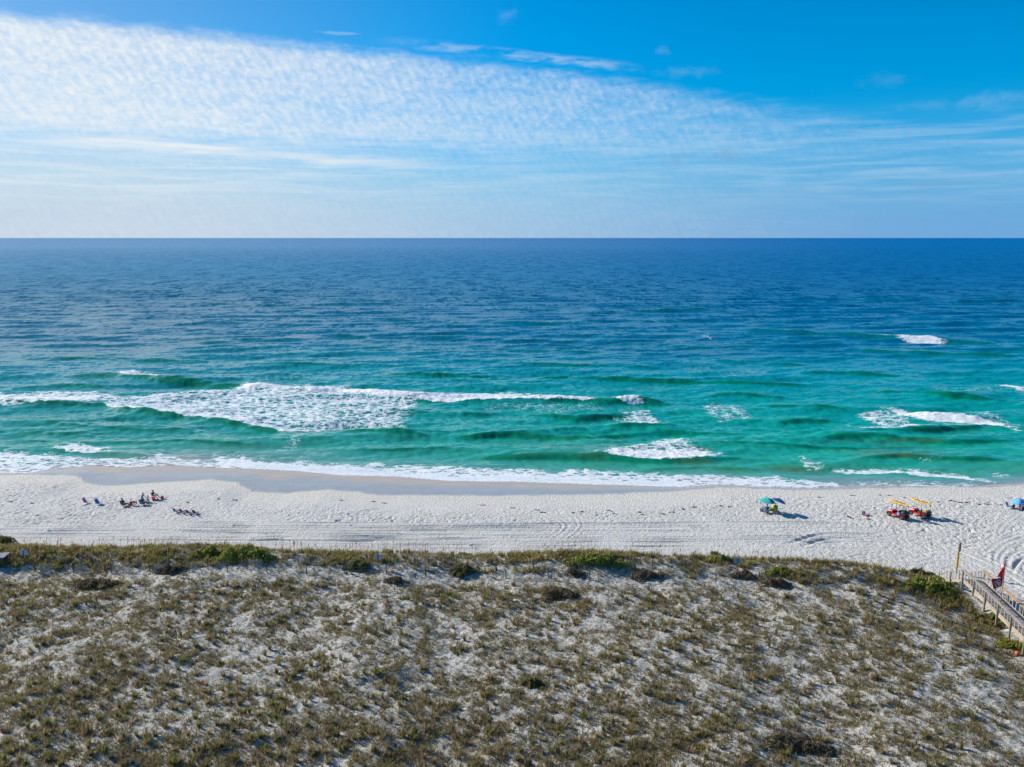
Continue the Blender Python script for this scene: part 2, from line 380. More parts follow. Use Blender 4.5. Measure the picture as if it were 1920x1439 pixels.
dry2 = N(nt, 'ShaderNodeMix', data_type='RGBA', blend_type='MULTIPLY'); dry2.inputs[0].default_value = 1; acr = N(nt, 'ShaderNodeAttribute', attribute_name='cream'); L(mixc(acr.outputs['Fac'], dry, (.74, .67, .57, 1)), dry2.inputs[6])
cs = N(nt, 'ShaderNodeCombineColor'); [L(speck, cs.inputs[i]) for i in range(3)]; L(cs.outputs[0], dry2.inputs[7])
wdry = cramp(noise_(mapv0(P_), 1.0, 5, .6), [(.3, (.46, .385, .31)), (.7, (.54, .46, .38))]); wfl = cramp(n1, [(.3, (.37, .355, .325)), (.7, (.43, .41, .375))]); afl = N(nt, 'ShaderNodeAttribute', attribute_name='film'); wetc = mixc(afl.outputs['Fac'], wdry, wfl)
dun = cramp(n3, [(.37, (.13, .11, .07)), (.45, (.38, .35, .29)), (.54, (.62, .59, .53))])
c = mixc(ad_.outputs['Fac'], dry2.outputs[2], dun); c = mixc(aw.outputs['Fac'], c, wetc); L(c, b.inputs['Base Color'])
L(math_('MULTIPLY', math_('MULTIPLY_ADD', aw.outputs['Fac'], -.45, .9), math_('MULTIPLY_ADD', math_('MULTIPLY', afl.outputs['Fac'], aw.outputs['Fac']), -.72, 1.0)), b.inputs['Roughness']); b.inputs['Specular IOR Level'].default_value = .4
bp = N(nt, 'ShaderNodeBump'); bp.inputs['Distance'].default_value = .28; L(math_('MULTIPLY', noise_(P_, 3.2, 5, .7), math_('MULTIPLY_ADD', aw.outputs['Fac'], -.95, 1.0)), bp.inputs['Height']); L(bp.outputs[0], b.inputs['Normal'])
sand_mat = m
V = np.stack([X, Y, Z], -1).reshape(-1, 3)
o = npmesh('sand', V, grid_faces(*X.shape), sand_mat, 4, smooth=True, attrs={'wet': wet, 'cream': ss(8, 0, wv_ - Y) * .8, 'film': ss(.0, .5, (e - Y) / np.maximum(e - wv_, .5) + .30 * fbm(X * .22, Y * .5, 3, 77) - .15), 'dune': np.where(Y < 30, 1, dune)})
tag(o, 'white trampled sand of the beach and the dunes', 'sand', kind='structure')
del V

# ------------------------------------------------------------ sea
rows = [103.5]
while rows[-1] < 90000: rows.append(rows[-1] + max(.17, rows[-1] ** 2 * 1.55e-5))
rows = np.array(rows); NC = 1150
q = np.linspace(-1, 1, NC); q = np.sign(q) * (np.abs(q) * .62 + .38 * np.abs(q) ** 5 * 1.6)
SX = q[None, :] * (rows[:, None] * .98 + 14); SY = np.repeat(rows[:, None], NC, 1)
dyr = np.gradient(rows)[:, None]; dxr = (rows[:, None] * 1.3 / NC)
e = cy(E_C, SX); off = SY - e                       # metres seaward of the water's edge
h = np.zeros_like(SX)
env = .55 + .45 * fbm(SX * .02, SY * .02, 2, 80)
for i in range(70):
    lam = 1.3 * (26 / 1.3) ** ((i + .5) / 70) * random.uniform(.9, 1.1)
    spread = 1.0 if lam < 4 else (.5 if lam < 9 else .20)
    th = -PI / 2 + random.gauss(.12, spread) ; k = 2 * PI / lam; kx, ky = k * math.cos(th), k * math.sin(th)
    amp = lam * (.0042 if lam < 4 else .0034 if lam < 9 else .0042)
    vis = ss(2.2, 5, lam / np.maximum(dyr * abs(math.sin(th)), dxr * abs(math.cos(th))))
    ph = kx * SX + ky * SY + random.uniform(0, 6.28) + 1.5 * fbm(SX / (lam * 5), SY / (lam * 5), 1, 100 + i)
    s_ = np.sin(ph); h += amp * vis * (s_ + .3 * np.cos(2 * ph))
h *= (.6 + .8 * env) * (.4 + .6 * ss(2, 30, off))
foam = np.zeros_like(h); crest_h = np.zeros_like(h)
jx = SX + 1.2 * fbm(SX * .5, SY * .5, 2, 120); 
def crest(pts, H, wf=1.3, wb=4.0):
    global h, crest_h
    wf = max(wf, H * 2.8); c_ = curve(pts, .3); x0, x1 = c_[0][0], c_[0][-1]; tp = min(10, (x1 - x0) * .3)
    yc = cy(c_, SX) + .5 * fbm(SX * .15, SX * 0 + H * 50, 2, 131); t = SY - yc
    p_ = np.where(t < 0, np.exp(-(t / wf) ** 2), np.exp(-(np.abs(t) / wb) ** 1.5))
    k = ss(x0, x0 + tp, SX) * ss(x1, x1 - tp, SX) * (.75 + .35 * vn(SX * .12, SX * 0 + 5 + H * 9, 133))
    a = 1.6 * H * p_ * k; h += a; crest_h = np.maximum(crest_h, a * ss(wf * .9, -wf * .3, t) * 1.15)
    trough = np.exp(-((t + wf * 2.6) / (wf * 1.6)) ** 2) * k; h -= .18 * H * trough
for P, H, *w_ in [
    ([(1370,617),(1500,623),(1650,632),(1775,639),(1930,645)], .75, 2.2, 7), ([(1570,653),(1700,660),(1930,668)], .6, 2, 6),
    ([(600,628),(700,632),(900,633)], .4, 2, 6), ([(260,640),(400,640),(560,645)], .35, 2, 6), ([(640,652),(800,650),(1000,656),(1200,662)], .35, 1.8, 5),
    ([(1300,672),(1420,680),(1560,684)], .4, 1.8, 5), ([(680,702),(760,702),(900,705),(1100,711),(1300,716),(1450,724)], .75, 1.9, 6),
    ([(100,703),(220,704),(300,712),(430,720),(560,724)], .8, 1.6, 5), ([(420,724),(520,727),(640,729),(760,745),(870,752),(1000,750),(1120,754),(1210,752),(1290,758)], .7, 1.4, 4),
    ([(1300,716),(1400,722),(1530,724)], .5, 1.5, 4), ([(1600,735),(1690,733),(1780,743),(1930,750)], .65, 1.6, 4.5), ([(1400,762),(1500,763),(1600,768)], .5, 1.3, 4),
    ([(-60,756),(60,755),(200,757),(225,767),(300,775),(360,781),(440,792),(540,808),(600,804),(720,812),(830,818)], .6, 1.0, 4),
    ([(820,820),(950,813),(1100,818),(1260,808),(1420,812)], .55, 1.2, 3.5), ([(1120,800),(1200,800),(1290,797)], .45, 1.0, 3),
    ([(1570,806),(1680,808),(1760,806),(1850,796),(1940,806)], .45, 1.0, 3), ([(1650,768),(1740,780),(1830,788),(1940,806)], .5, 1.2, 3),
    ([(860,856),(1000,853),(1130,856),(1240,862),(1345,858),(1440,855)], .6, 1.1, 3), ([(60,788),(160,800),(290,806),(400,803)], .35, 1.1, 3), ([(0,822),(160,828),(340,826),(520,836)], .35, 1, 3),
    ([(60,838),(130,842),(210,850),(330,858)], .45, .9, 2.5), ([(600,840),(760,842),(900,838)], .35, 1, 3),
    ([(360,868),(480,876),(560,881),(640,889),(740,891),(850,900),(970,901),(1070,905),(1180,908),(1300,908)], .42, .5, 2.2),
    ([(1560,862),(1680,855),(1800,860),(1930,862)], .4, 1, 3), ([(1430,790),(1550,785),(1620,790)], .3, 1, 3), ([(1250,828),(1400,830),(1600,838),(1800,835)], .3, 1.1, 3),
    ([(-60,590),(200,600),(500,606)], .35, 3, 8), ([(700,600),(1000,606),(1300,602)], .4, 3, 8), ([(1100,640),(1300,650),(1500,646)], .35, 2.5, 6), ([(0,668),(200,672),(420,676)], .35, 2, 5), ([(860,675),(1100,684),(1280,688)],.35,1.8,5), ([(440,680),(620,684),(760,682)],.4,1.8,5), ([(0,728),(120,722),(240,724)],.4,1.5,4), ([(1480,697),(1640,700),(1760,706)],.45,1.8,5), ([(560,770),(700,776),(860,772),(980,778)],.35,1.3,3.5), ([(960,776),(1080,786),(1200,778)],.4,1.3,3.5), ([(1290,742),(1380,738),(1500,744)],.4,1.5,4), ([(1500,822),(1640,818),(1780,826),(1940,822)],.45,1.3,3.5), ([(0,806),(120,812),(260,818)],.35,1.1,3), ([(1180,878),(1320,872),(1480,878)],.3,1,2.5), ([(1560,560),(1750,566),(1930,562)],.5,3,9), ([(300,566),(520,572),(760,568)],.4,3,9), ([(900,578),(1150,584),(1350,580)],.45,3,9)]:
    crest(P, H, *w_)
def band(pts, amp, st=.8, sb=.5, wob=.6):
    """foam between two curves: (x, y of seaward edge, y of shoreward edge) in photo pixels"""
    global foam
    a = np.array(pts, float); T = curve(np.stack([a[:, 0], a[:, 1]], 1), .2); B = curve(np.stack([a[:, 0], a[:, 2]], 1), .2)
    n_ = fbm(SX * .35, SY * .45, 4, 140, .65); thk = np.clip((cy(T, SX) - cy(B, SX)) / 3, .35, 1); yt = cy(T, SX) + n_ * wob * 3.2 * thk; yb = cy(B, SX) + fbm(SX * .7, SY * .3, 4, 144, .65) * wob * 1.5; st = st * (1.0 + .9 * thk)
    x0 = max(T[0][0], B[0][0]); x1 = min(T[0][-1], B[0][-1]); tp = min(3 if amp > .8 else 11, (x1 - x0) * .28)
    k = ss(yb - sb, yb + sb, SY) * ss(yt + st, yt - st, SY) * (.86 + .30 * fbm(SX * 1.1, SY * 1.3, 3, 148, .7)) * ss(x0 - .5, x0 + tp, jx) * ss(x1 + .5, x1 - tp, jx)
    foam = np.maximum(foam, k * amp)
    if amp > .8 and off.max() > 0:
        k2 = ss(yb - .9, yb + .6, SY) * ss(yt + st * 3.5 + 1.5, yt - .5, SY) * ss(x0 - 5, x0 + 2, jx) * ss(x1 + 5, x1 - 2, jx)
        foam = np.maximum(foam, k2 * np.clip(.50 + .30 * fbm(SX * .5, SY * .6, 4, 149, .65), 0, .72))
band([(-120,735,764),(0,733,762),(100,731,757),(190,733,753),(225,743,765),(330,736,779),(430,726,791),(530,722,806),(600,724,807),(720,730,812),(770,738,800),(840,752,775)], .68, 1.5, .4)
band([(-120,738,750),(0,738,752),(100,741,754),(200,743,757)], .95, .8, .4)
band([(190,745,757),(225,757,768),(300,767,776),(360,773,782),(440,782,793),(540,797,808),(600,796,806),(720,802,812),(745,805,813)], .95, 1.2, .3, .4)
band([(430,722,728),(520,722,730),(640,725,733),(700,735,745),(770,740,748),(850,737,755),(940,734,754),(1010,741,754),(1120,750,755)], .93, 1.2, .3, .4)
band([(850,735,750),(1030,737,750)], .8, 1, .5); band([(1130,755,760),(840,756,775)][::-1], .45)
band([(212,693,702),(250,696,707),(285,702,711),(335,709,715)], 1.0, 1.0, .5, .2); band([(1148,746,754),(1180,747,757),(1208,751,757)], 1.0, .6, .3, .2)
band([(1150,778,796),(1200,768,800),(1254,773,797)], .66, 1, .3); band([(1158,787,796),(1200,789,800),(1246,786,797)], .95, .6, .3)
band([(1122,840,853),(1160,838,858),(1240,820,864),(1290,816,863),(1358,838,857)], .68, 1.2, .3); band([(1122,842,854),(1200,845,862),(1270,843,864),(1355,844,857)], .98, .6, .3, .3)
band([(1582,774,782),(1640,768,800),(1680,766,807),(1760,778,802)], .64, .8, .3); band([(1650,765,774),(1690,768,780),(1740,777,788),(1830,785,795),(1870,790,799),(1935,801,812)], .97, .6, .4, .3)
band([(1590,795,799),(1650,800,806),(1750,797,803)], .9, .5, .3); band([(1780,765,785),(1860,762,790),(1935,768,800)], .52, 1.5, 1)
band([(1646,626,630),(1680,628,637),(1740,630,643),(1778,632,641)], 1.0, 1, 1, .5); band([(1680,645,655),(1760,645,653)], .42, 1, 1); band([(1882,716,730),(1935,710,742)], .85, 1, 1)
band([(1310,628,636),(1345,628,635)], .55); band([(1280,752,785),(1350,748,790),(1440,765,785)], .53, 2, 2); band([(400,652,660),(560,648,658)], .40, 3, 3); band([(800,636,652),(850,636,652)], .4,3,3)
band([(500,815,850),(560,810,845),(600,800,840)], .48, 2, 2); band([(1480,850,880),(1560,852,880)], .55, 1, 1); band([(1700,855,866),(1800,857,868)], .43, 1, 1)
band([(60,785,794),(75,784,792)], .5)
band([(100,833,842),(150,836,848),(210,842,852)], .85, .5, .4, .3); band([(270,848,856),(340,852,860)], .7, .5, .4, .3)
band([(-200,849,895),(0,848,892),(60,850,893),(110,852,884),(170,855,878),(235,856,881),(330,855,877),(400,860,882),(480,864,884),(600,868,894)], .66, 1, .5, .5)
band([(-200,848,856),(0,847,855),(60,849,856),(120,852,858)], .92, .5, .4, .3); band([(120,862,868),(220,857,864),(300,858,866),(380,856,866)], .72, .8, .4, .4)
band([(380,855,868),(440,858,875),(500,863,880),(560,866,887),(640,874,896),(740,880,897),(850,889,906),(970,886,907),(1070,893,911),(1170,898,914),(1280,900,917),(1320,904,914)], 1.0, 1.0, .4, .5)
band([(500,858,890),(640,866,896),(760,866,897),(850,870,906),(970,876,907),(1100,878,911),(1200,882,914),(1290,886,917),(1400,888,916),(1520,898,918),(1600,900,916),(1700,903,915)], .74, 1.5, .5, .8)
band([(1500,902,916),(1650,893,913),(1800,900,916),(1930,893,908)], .54, 1.5, .5, .8); band([(1560,879,884),(1680,878,884),(1740,881,890),(1800,888,895),(1870,901,906)], .85, .5, .3, .3)
band([(1820,896,900),(1935,880,884)], .45,.5,.5,.3)
# thin bright lip where the swash ends
lip = np.exp(-((off - .35 + .3 * fbm(SX * .4, SY * .1, 2, 150)) / .28) ** 2) * (.45 + .4 * fbm(SX * .1, SX * 0, 2, 152)); foam = np.maximum(foam, lip)
foam *= ss(-.15, .1, off)
wash = ss(.02, .35, fbm(SX * .16, SY * .30, 4, 158, .6)) * ss(9, 3, off + 2 * fbm(SX * .1, SY * 0, 2, 159)) * ss(.2, 1.0, off) * .46; foam = np.maximum(foam, wash)
far = ss(200, 320, SY)
foam = np.maximum(foam, .40 * ss(.12, .5, fbm(SX * .03, SY * .06, 3, 155)) * ss(2, 10, off) * (1 - far))
h += foam * (1 - far) * (.15 * fbm(SX / .8, SY / .9, 3, 160, .65)) * ss(1, 5, off)
h += .08 * ss(.75, 1, foam) * (1 - far)
fade = ss(0, 9, off); zs = ground(SX, SY)
z_w = np.where(off > 0, np.maximum(h * fade + .02, zs + .03 + .04 * ss(0, 2, off)), zs - .12)
z_w = np.where(SY > 250, h, z_w)
# water body colour by depth, with sky reflection and wave-front tone painted in
def lerp_cols(t, st):
    st = sorted(st); xs_ = [s[0] for s in st]; return np.stack([np.interp(t, xs_, [s[1][i] for s in st]) for i in range(3)], -1)
warp = off * (1 + .16 * fbm(SX * .012, SY * .012, 3, 170)) + 4 * fbm(SX * .06, SY * .09, 3, 172)
rt = ss(-.5, .55, SX / SY)
KB = 1.0
deep_sheenL = [(0,(.38,.36,.31)),(2,(.28,.34,.29)),(6,(.12,.32,.24)),(14,(.035,.27,.20)),(30,(.015,.25,.195)),(60,(.012,.235,.215)),(90,(.010,.215,.235)),(150,(.010,.18,.25)),(280,(.012,.165,.27)),(700,(.05,.25,.42)),(3000,(.17,.36,.56))]  # far stops on the left lightened to stand in for sky reflection
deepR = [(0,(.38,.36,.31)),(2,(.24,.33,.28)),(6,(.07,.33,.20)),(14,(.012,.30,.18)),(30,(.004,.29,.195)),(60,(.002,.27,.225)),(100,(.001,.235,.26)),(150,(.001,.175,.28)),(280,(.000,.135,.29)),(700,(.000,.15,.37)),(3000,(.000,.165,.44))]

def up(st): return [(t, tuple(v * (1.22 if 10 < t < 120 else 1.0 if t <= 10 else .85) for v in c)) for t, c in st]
deep_sheenL = up(deep_sheenL); deepR = up(deepR)
colw = lerp_cols(warp, deep_sheenL) * (1 - rt[..., None]) + lerp_cols(warp, deepR) * rt[..., None]
g = (ss(.06, .38, crest_h) * ss(4, 12, off) * (1 - .35 * far))[..., None] * .85  # wave fronts painted darker green, standing for light through them and less mirrored sky
colw = colw * (1 - g) + (np.array([.001, .19, .085]) * (1 - .45 * ss(60, 200, off))[..., None] + np.array([.001, .10, .14]) * (.45 * ss(60, 200, off))[..., None]) * g
patch = (ss(.1, .45, fbm(SX * .05, SY * .12, 3, 175)) * ss(40, 15, off) * ss(3, 8, off) * ss(-.1, .3, SX / SY))[..., None] * .65
colw = colw * (1 - patch) + np.array([.09, .17, .04]) * patch

m, nt, b = newmat('sea_material'); L = nt.links.new
tc = N(nt, 'ShaderNodeTexCoord'); P_ = tc.outputs['Object']; sep = N(nt, 'ShaderNodeSeparateXYZ'); L(P_, sep.inputs[0])
ac = N(nt, 'ShaderNodeAttribute', attribute_name='col'); af = N(nt, 'ShaderNodeAttribute', attribute_name='foam')
def mapv(v, sc, rot=0):
    n = N(nt, 'ShaderNodeMapping'); L(v, n.inputs[0]); n.inputs['Scale'].default_value = sc; n.inputs['Rotation'].default_value = (0, 0, rot); return n.outputs[0]
vst = mapv(P_, (.55, 1.1, 1), .06)
nn = noise_(mapv(P_, (.8, 1.5, 1), .08), 1.9, 9, .74, .8)
vo = N(nt, 'ShaderNodeTexVoronoi', feature='DISTANCE_TO_EDGE'); vo.inputs['Scale'].default_value = .8
dv = N(nt, 'ShaderNodeVectorMath', operation='MULTIPLY_ADD'); nc_ = N(nt, 'ShaderNodeTexNoise'); nc_.inputs['Scale'].default_value = 1.1; nc_.inputs['Detail'].default_value = 5; L(P_, nc_.inputs['Vector'])
L(nc_.outputs['Color'], dv.inputs[0]); dv.inputs[1].default_value = (2.2, 2.2, 0); L(vst, dv.inputs[2]); L(dv.outputs[0], vo.inputs['Vector'])
lace = smooth_(vo.outputs['Distance'], .0, .28)
thr = math_('ADD', math_('MULTIPLY', nn, .78), math_('MULTIPLY', lace, .26))
ff = smooth_(math_('SUBTRACT', math_('MULTIPLY', af.outputs['Fac'], .98), thr), -.05, .11)
fcol = cramp(noise_(P_, 1.7, 5, .6), [(.3, (.60, .65, .68)), (.6, (.82, .84, .85))])
wc = N(nt, 'ShaderNodeMix', data_type='RGBA', blend_type='MULTIPLY'); wc.inputs[0].default_value = 1
L(ac.outputs['Color'], wc.inputs[6]); L(cramp(noise_(mapv(P_, (.05, .35, 1), .05), 1.0, 6, .6), [(.3, (.90, .93, .94)), (.7, (1.08, 1.06, 1.05))]), wc.inputs[7])
L(mixc(ff, wc.outputs[2], fcol), b.inputs['Base Color'])
L(math_('ADD', math_('MULTIPLY_ADD', ff, .6, .16), smooth_(sep.outputs[1], 200, 900, 0, .3)), b.inputs['Roughness']); b.inputs['IOR'].default_value = 1.33
# wind ripples: the normal leans by noise fields of three sizes
geo = N(nt, 'ShaderNodeNewGeometry')
def nvec(scv, k, seed, rot=0):
    n = N(nt, 'ShaderNodeTexNoise'); n.inputs['Scale'].default_value = 1; n.inputs['Detail'].default_value = 3; L(mapv(P_, scv, rot), n.inputs['Vector'])
    a = N(nt, 'ShaderNodeVectorMath', operation='SUBTRACT'); L(n.outputs['Color'], a.inputs[0]); a.inputs[1].default_value = (.5, .5, .5)
    s = N(nt, 'ShaderNodeVectorMath', operation='MULTIPLY'); L(a.outputs[0], s.inputs[0]); s.inputs[1].default_value = k; return s.outputs[0]
def vadd(a, b_):
    n = N(nt, 'ShaderNodeVectorMath', operation='ADD'); L(a, n.inputs[0]); L(b_, n.inputs[1]); return n.outputs[0]
pn = vadd(vadd(nvec((1.3, 2.2, 1), (.28, .5, 0), 0, .1), nvec((.28, .70, 1), (.22, .60, 0), 1, -.08)), nvec((.05, .11, 1), (.12, .55, 0), 2, .05))
farw = smooth_(sep.outputs[1], 170, 650)
fn_ = N(nt, 'ShaderNodeVectorMath', operation='SCALE'); L(vadd(nvec((.10, .045, 1), (.5, 1.5, 0), 3, .04), vadd(nvec((.22, .10, 1), (.4, .9, 0), 4, -.03), nvec((.55, .17, 1), (.8, 1.7, 0), 5, .02))), fn_.inputs[0]); L(farw, fn_.inputs['Scale']); pn = vadd(pn, fn_.outputs[0])
kf = N(nt, 'ShaderNodeVectorMath', operation='SCALE'); L(pn, kf.inputs[0]); L(math_('MULTIPLY_ADD', smooth_(sep.outputs[1], 112, 200), .5, .5), kf.inputs['Scale'])
nm = N(nt, 'ShaderNodeVectorMath', operation='NORMALIZE'); L(vadd(geo.outputs['Normal'], kf.outputs[0]), nm.inputs[0]); L(nm.outputs[0], b.inputs['Normal'])
L(smooth_(sep.outputs[1], 140, 500, .6, .07), b.inputs['Specular IOR Level'])
V = np.stack([SX, SY, z_w], -1).reshape(-1, 3)
o = npmesh('sea', V, grid_faces(*SX.shape), m, 4, cols=colw.reshape(-1, 3), smooth=True, attrs={'foam': foam})
tag(o, 'blue and emerald sea with foaming surf', 'sea', kind='structure')
del V
# ------------------------------------------------------------ shared materials
M = dict(
 white=mat('white_paint', (.72,.74,.76), .5, .08), grey_metal=mat('grey_metal', (.35,.36,.38), .35, .1, metal=.8), black=mat('black_rubber', (.022,.024,.026), .7, .3),
 dark=mat('dark_plastic', (.035,.04,.045), .45, .3), red=mat('red_paint', (.62,.02,.03), .3, .12), yellow=mat('yellow_gelcoat', (.85,.55,.01), .35, .08),
 orange=mat('orange_cloth', (.60,.16,.03), .8, .2), blue=mat('blue_cloth', (.02,.16,.50), .8, .15), sky=mat('light_blue_cloth', (.10,.42,.75), .8, .1),
 navy=mat('navy_cloth', (.02,.045,.13), .8, .2), teal=mat('teal_cloth', (.01,.42,.40), .8, .1), teal_l=mat('pale_teal_cloth', (.12,.62,.58), .8, .06),
 deep=mat('deep_blue_cloth', (.01,.09,.25), .8, .12), mid=mat('mid_blue_cloth', (.04,.20,.52), .8, .12), green=mat('green_cloth', (.12,.30,.03), .8, .15), lime=mat('lime_vinyl', (.72,.78,.03), .5, .1),
 pink=mat('pink_cloth', (.85,.16,.42), .8, .1), palepink=mat('pale_pink_cloth', (.75,.42,.45), .8, .1), crimson=mat('crimson_cloth', (.42,.01,.06), .8, .12), maroon=mat('maroon_cloth', (.22,.035,.05), .8, .2),
 tan=mat('tan_canvas', (.42,.26,.12), .85, .2), wicker=mat('wicker', (.45,.30,.15), .85, .4, 60), cream=mat('cream_cloth', (.70,.66,.58), .85, .1), brown=mat('brown_leather', (.16,.09,.04), .7, .25),
 skin=mat('tanned_skin', (.36,.19,.12), .55, .1), skin2=mat('sunburnt_skin', (.44,.20,.12), .55, .1), hair=mat('dark_hair', (.03,.02,.015), .6, .3), gold=mat('gold_box_paint', (.55,.36,.08), .5, .15),
 wood=wood('weathered_wood', (.43,.35,.27)), newwood=wood('new_pine', (.55,.33,.17)), postwood=wood('treated_post_wood', (.25,.25,.17)), deck=wood('grey_deck_boards', (.30,.28,.27)),
 slat=wood('fence_slat_wood', (.68,.62,.54)), fpost=wood('dark_fence_post', (.13,.11,.09)), signback=mat('shaded_sign_back', (.42,.50,.60), .5, .06), weed=mat('dried_seaweed', (.07,.05,.03), .9, .4),  # the sign material's blue is shade put into its colour
 ypaint=mat('yellow_post_sleeve', (.60,.34,.04), .6, .15), rim=mat('wheel_rim', (.12,.20,.19), .4, .15, metal=.4), redf=mat('red_flag_cloth', (.85,.015,.03), .7, .08), crf=mat('dark_red_flag_cloth', (.33,.006,.035), .7, .08), paper=mat('white_paper', (.8,.78,.84), .8, .05), buoy=mat('orange_red_buoy', (.62,.10,.04), .5, .1))

# ------------------------------------------------------------ grass
def blades(bx, by, bz, ang, lean, hgt, wid, col):
    """one bent two-piece blade per entry: 5 vertices"""
    n = len(bx); ux, uy = np.cos(ang), np.sin(ang); sa = ang + rng.uniform(.9, 2.2, n); sx_, sy_ = np.cos(sa) * wid / 2, np.sin(sa) * wid / 2
    V = np.zeros((n, 5, 3), np.float32)
    V[:, 0] = np.stack([bx - sx_, by - sy_, bz - .02], 1); V[:, 1] = np.stack([bx + sx_, by + sy_, bz - .02], 1)
    mx, my, mz = bx + ux * lean * .35, by + uy * lean * .35, bz + hgt * .62
    V[:, 2] = np.stack([mx + sx_ * .8, my + sy_ * .8, mz], 1); V[:, 3] = np.stack([mx - sx_ * .8, my - sy_ * .8, mz], 1)
    V[:, 4] = np.stack([bx + ux * lean, by + uy * lean, bz + hgt], 1)
    i = np.arange(n)[:, None] * 5
    T = np.concatenate([i + np.array([[0, 1, 2]]), i + np.array([[0, 2, 3]]), i + np.array([[3, 2, 4]])], 0)
    return V.reshape(-1, 3), T, np.repeat(col, 5, 0)
PAL = np.array([[.21,.185,.068],[.25,.205,.09],[.165,.145,.060],[.27,.21,.115],[.20,.15,.09],[.38,.30,.18],[.18,.18,.05]])
FRP = np.array([gp(a, b, 2.6) for a, b in [(66,1071),(427,1074),(798,1080),(1106,1087),(1423,1091)]]); BKP = np.array([gp(a, b, 3.0) for a, b in [(30,1059),(462,1063),(1000,1062),(1290,1066)]])
def near_fence(x, y):
    f = np.interp(x, FRP[:, 0], FRP[:, 1]); g = np.interp(x, BKP[:, 0], BKP[:, 1]); return ((y > f - 1.7) & (y < f + .35) & (x < 24)) | ((y > g - .8) & (y < g + .1) & (x < 16))
def spikes(bx, by, bz, ang, lean, hgt, wid, col):
    n = len(bx); sa = ang + rng.uniform(.9, 2.2, n); sx_, sy_ = np.cos(sa) * wid / 2, np.sin(sa) * wid / 2
    V = np.stack([np.stack([bx - sx_, by - sy_, bz - .01], 1), np.stack([bx + sx_, by + sy_, bz - .01], 1), np.stack([bx + np.cos(ang) * lean, by + np.sin(ang) * lean, bz + hgt], 1)], 1).astype(np.float32)
    return V.reshape(-1, 3), np.arange(3 * n).reshape(-1, 3), np.repeat(col, 3, 0)
def tufts(cx, cyy, rad, hgt, nb, pal, palp, wid=.035, zo=None, lean=1.0, fn=None):
    idx = np.repeat(np.arange(len(cx)), nb); n = len(idx)
    a = rng.uniform(0, 2 * PI, n); rr = np.sqrt(rng.random(n)) * rad[idx]
    bx = cx[idx] + np.cos(a) * rr * .55; by = cyy[idx] + np.sin(a) * rr * .55
    bz = (ground(cx, cyy) if zo is None else zo)[idx]
    hh = hgt[idx] * rng.uniform(.45, 1.15, n); ln = (rr * .9 + .25 * hh * rng.random(n)) * lean
    base = pal[rng.choice(len(pal), len(cx), p=palp)][idx]
    col = base * rng.uniform(.65, 1.4, (n, 1)) * np.where(rng.random((n, 1)) < .12, np.array([[1.7, 1.5, 1.4]]), 1)
    return (fn or blades)(bx, by, bz, a + rng.normal(0, .4, n) , ln, hh, wid * rng.uniform(.6, 1.3, n), col)
def leafy(name, tr):
    m, nt, b = newmat(name); a = N(nt, 'ShaderNodeAttribute', attribute_name='col'); nt.links.new(a.outputs['Color'], b.inputs['Base Color'])
    b.inputs['Roughness'].default_value = .65; b.inputs['Specular IOR Level'].default_value = .2
    t = N(nt, 'ShaderNodeBsdfTranslucent'); mx = N(nt, 'ShaderNodeMixShader'); mx.inputs[0].default_value = tr
    hs = N(nt, 'ShaderNodeHueSaturation'); hs.inputs['Value'].default_value = 1.5; nt.links.new(a.outputs['Color'], hs.inputs['Color']); nt.links.new(hs.outputs[0], t.inputs['Color'])
    o_ = [n for n in nt.nodes if n.type == 'OUTPUT_MATERIAL'][0]; nt.links.new(b.outputs[0], mx.inputs[1]); nt.links.new(t.outputs[0], mx.inputs[2]); nt.links.new(mx.outputs[0], o_.inputs[0]); return m
grass_m = leafy('dry_grass_material', .35)
def on_dune(x, y):
    return (y < cy(D_C, x) + 3.0) & (y < D_C[1].max() + 5)
def grow(name, parts_, m_, label, cat, kind='stuff'):
    Vs, Ts, Cs = [], [], []; k = 0
    for V, T, c in parts_: Vs.append(V); Ts.append(T + k); Cs.append(c); k += len(V)
    o = npmesh(name, np.concatenate(Vs), np.concatenate(Ts), m_, 3, cols=np.concatenate(Cs)); return tag(o, label, cat, kind=kind)
WX = 68
N0 = 760000
x = rng.uniform(-WX, WX, N0); y = rng.uniform(34, 83, N0)
d = cy(D_C, x)
dens = .61 + .14 * fbm(x * .10, y * .12, 3, 201) + .26 * fbm(x * .5, y * .55, 2, 204) + .62 * fbm(x * 1.3, y * 1.3, 2, 205)
dens += .12 * ss(58, 46, y) * ss(25, 5, x) - .10 * ss(20, 45, x) * ss(60, 50, y) - .10 * ss(70, 76, y) * ss(-38, -20, x) * ss(1, 5, d - y)
dens += .10 * ss(-25, -40, x) * ss(60, 68, y) + .25 * ss(36, 43, x) * ss(58, 66, y)
nf = near_fence(x, y)
keep = on_dune(x, y) & (~nf | (rng.random(N0) < .35)) & (rng.random(N0) < np.clip((dens - .22) * .50, 0.03, .42)) & (np.abs(x) < y * .75 + 10) & ~((x > 43.3) & (y < 75))
x, y, d, dn = x[keep], y[keep], d[keep], dens[keep]
print('tufts', len(x))
crest_z = ss(6, 1, d - y)
rad = rng.uniform(.09, .26, len(x)) * (.7 + .8 * np.clip(dn, 0, 1)); hg = rng.uniform(.10, .30, len(x)) * (.7 + .7 * np.clip(dn, 0, 1)) + .22 * crest_z * rng.random(len(x))
pb = [.18,.22,.17,.16,.15,.06,.06]
G = []
sm = rng.random(len(x)) < .90
G.append(tufts(x[sm], y[sm], rad[sm] * .72, hg[sm] * .75, 5, PAL, pb, .06, fn=spikes))
G.append(tufts(x[~sm], y[~sm], rad[~sm] * 1.1, hg[~sm] * 1.0, 15, PAL, pb, .04))
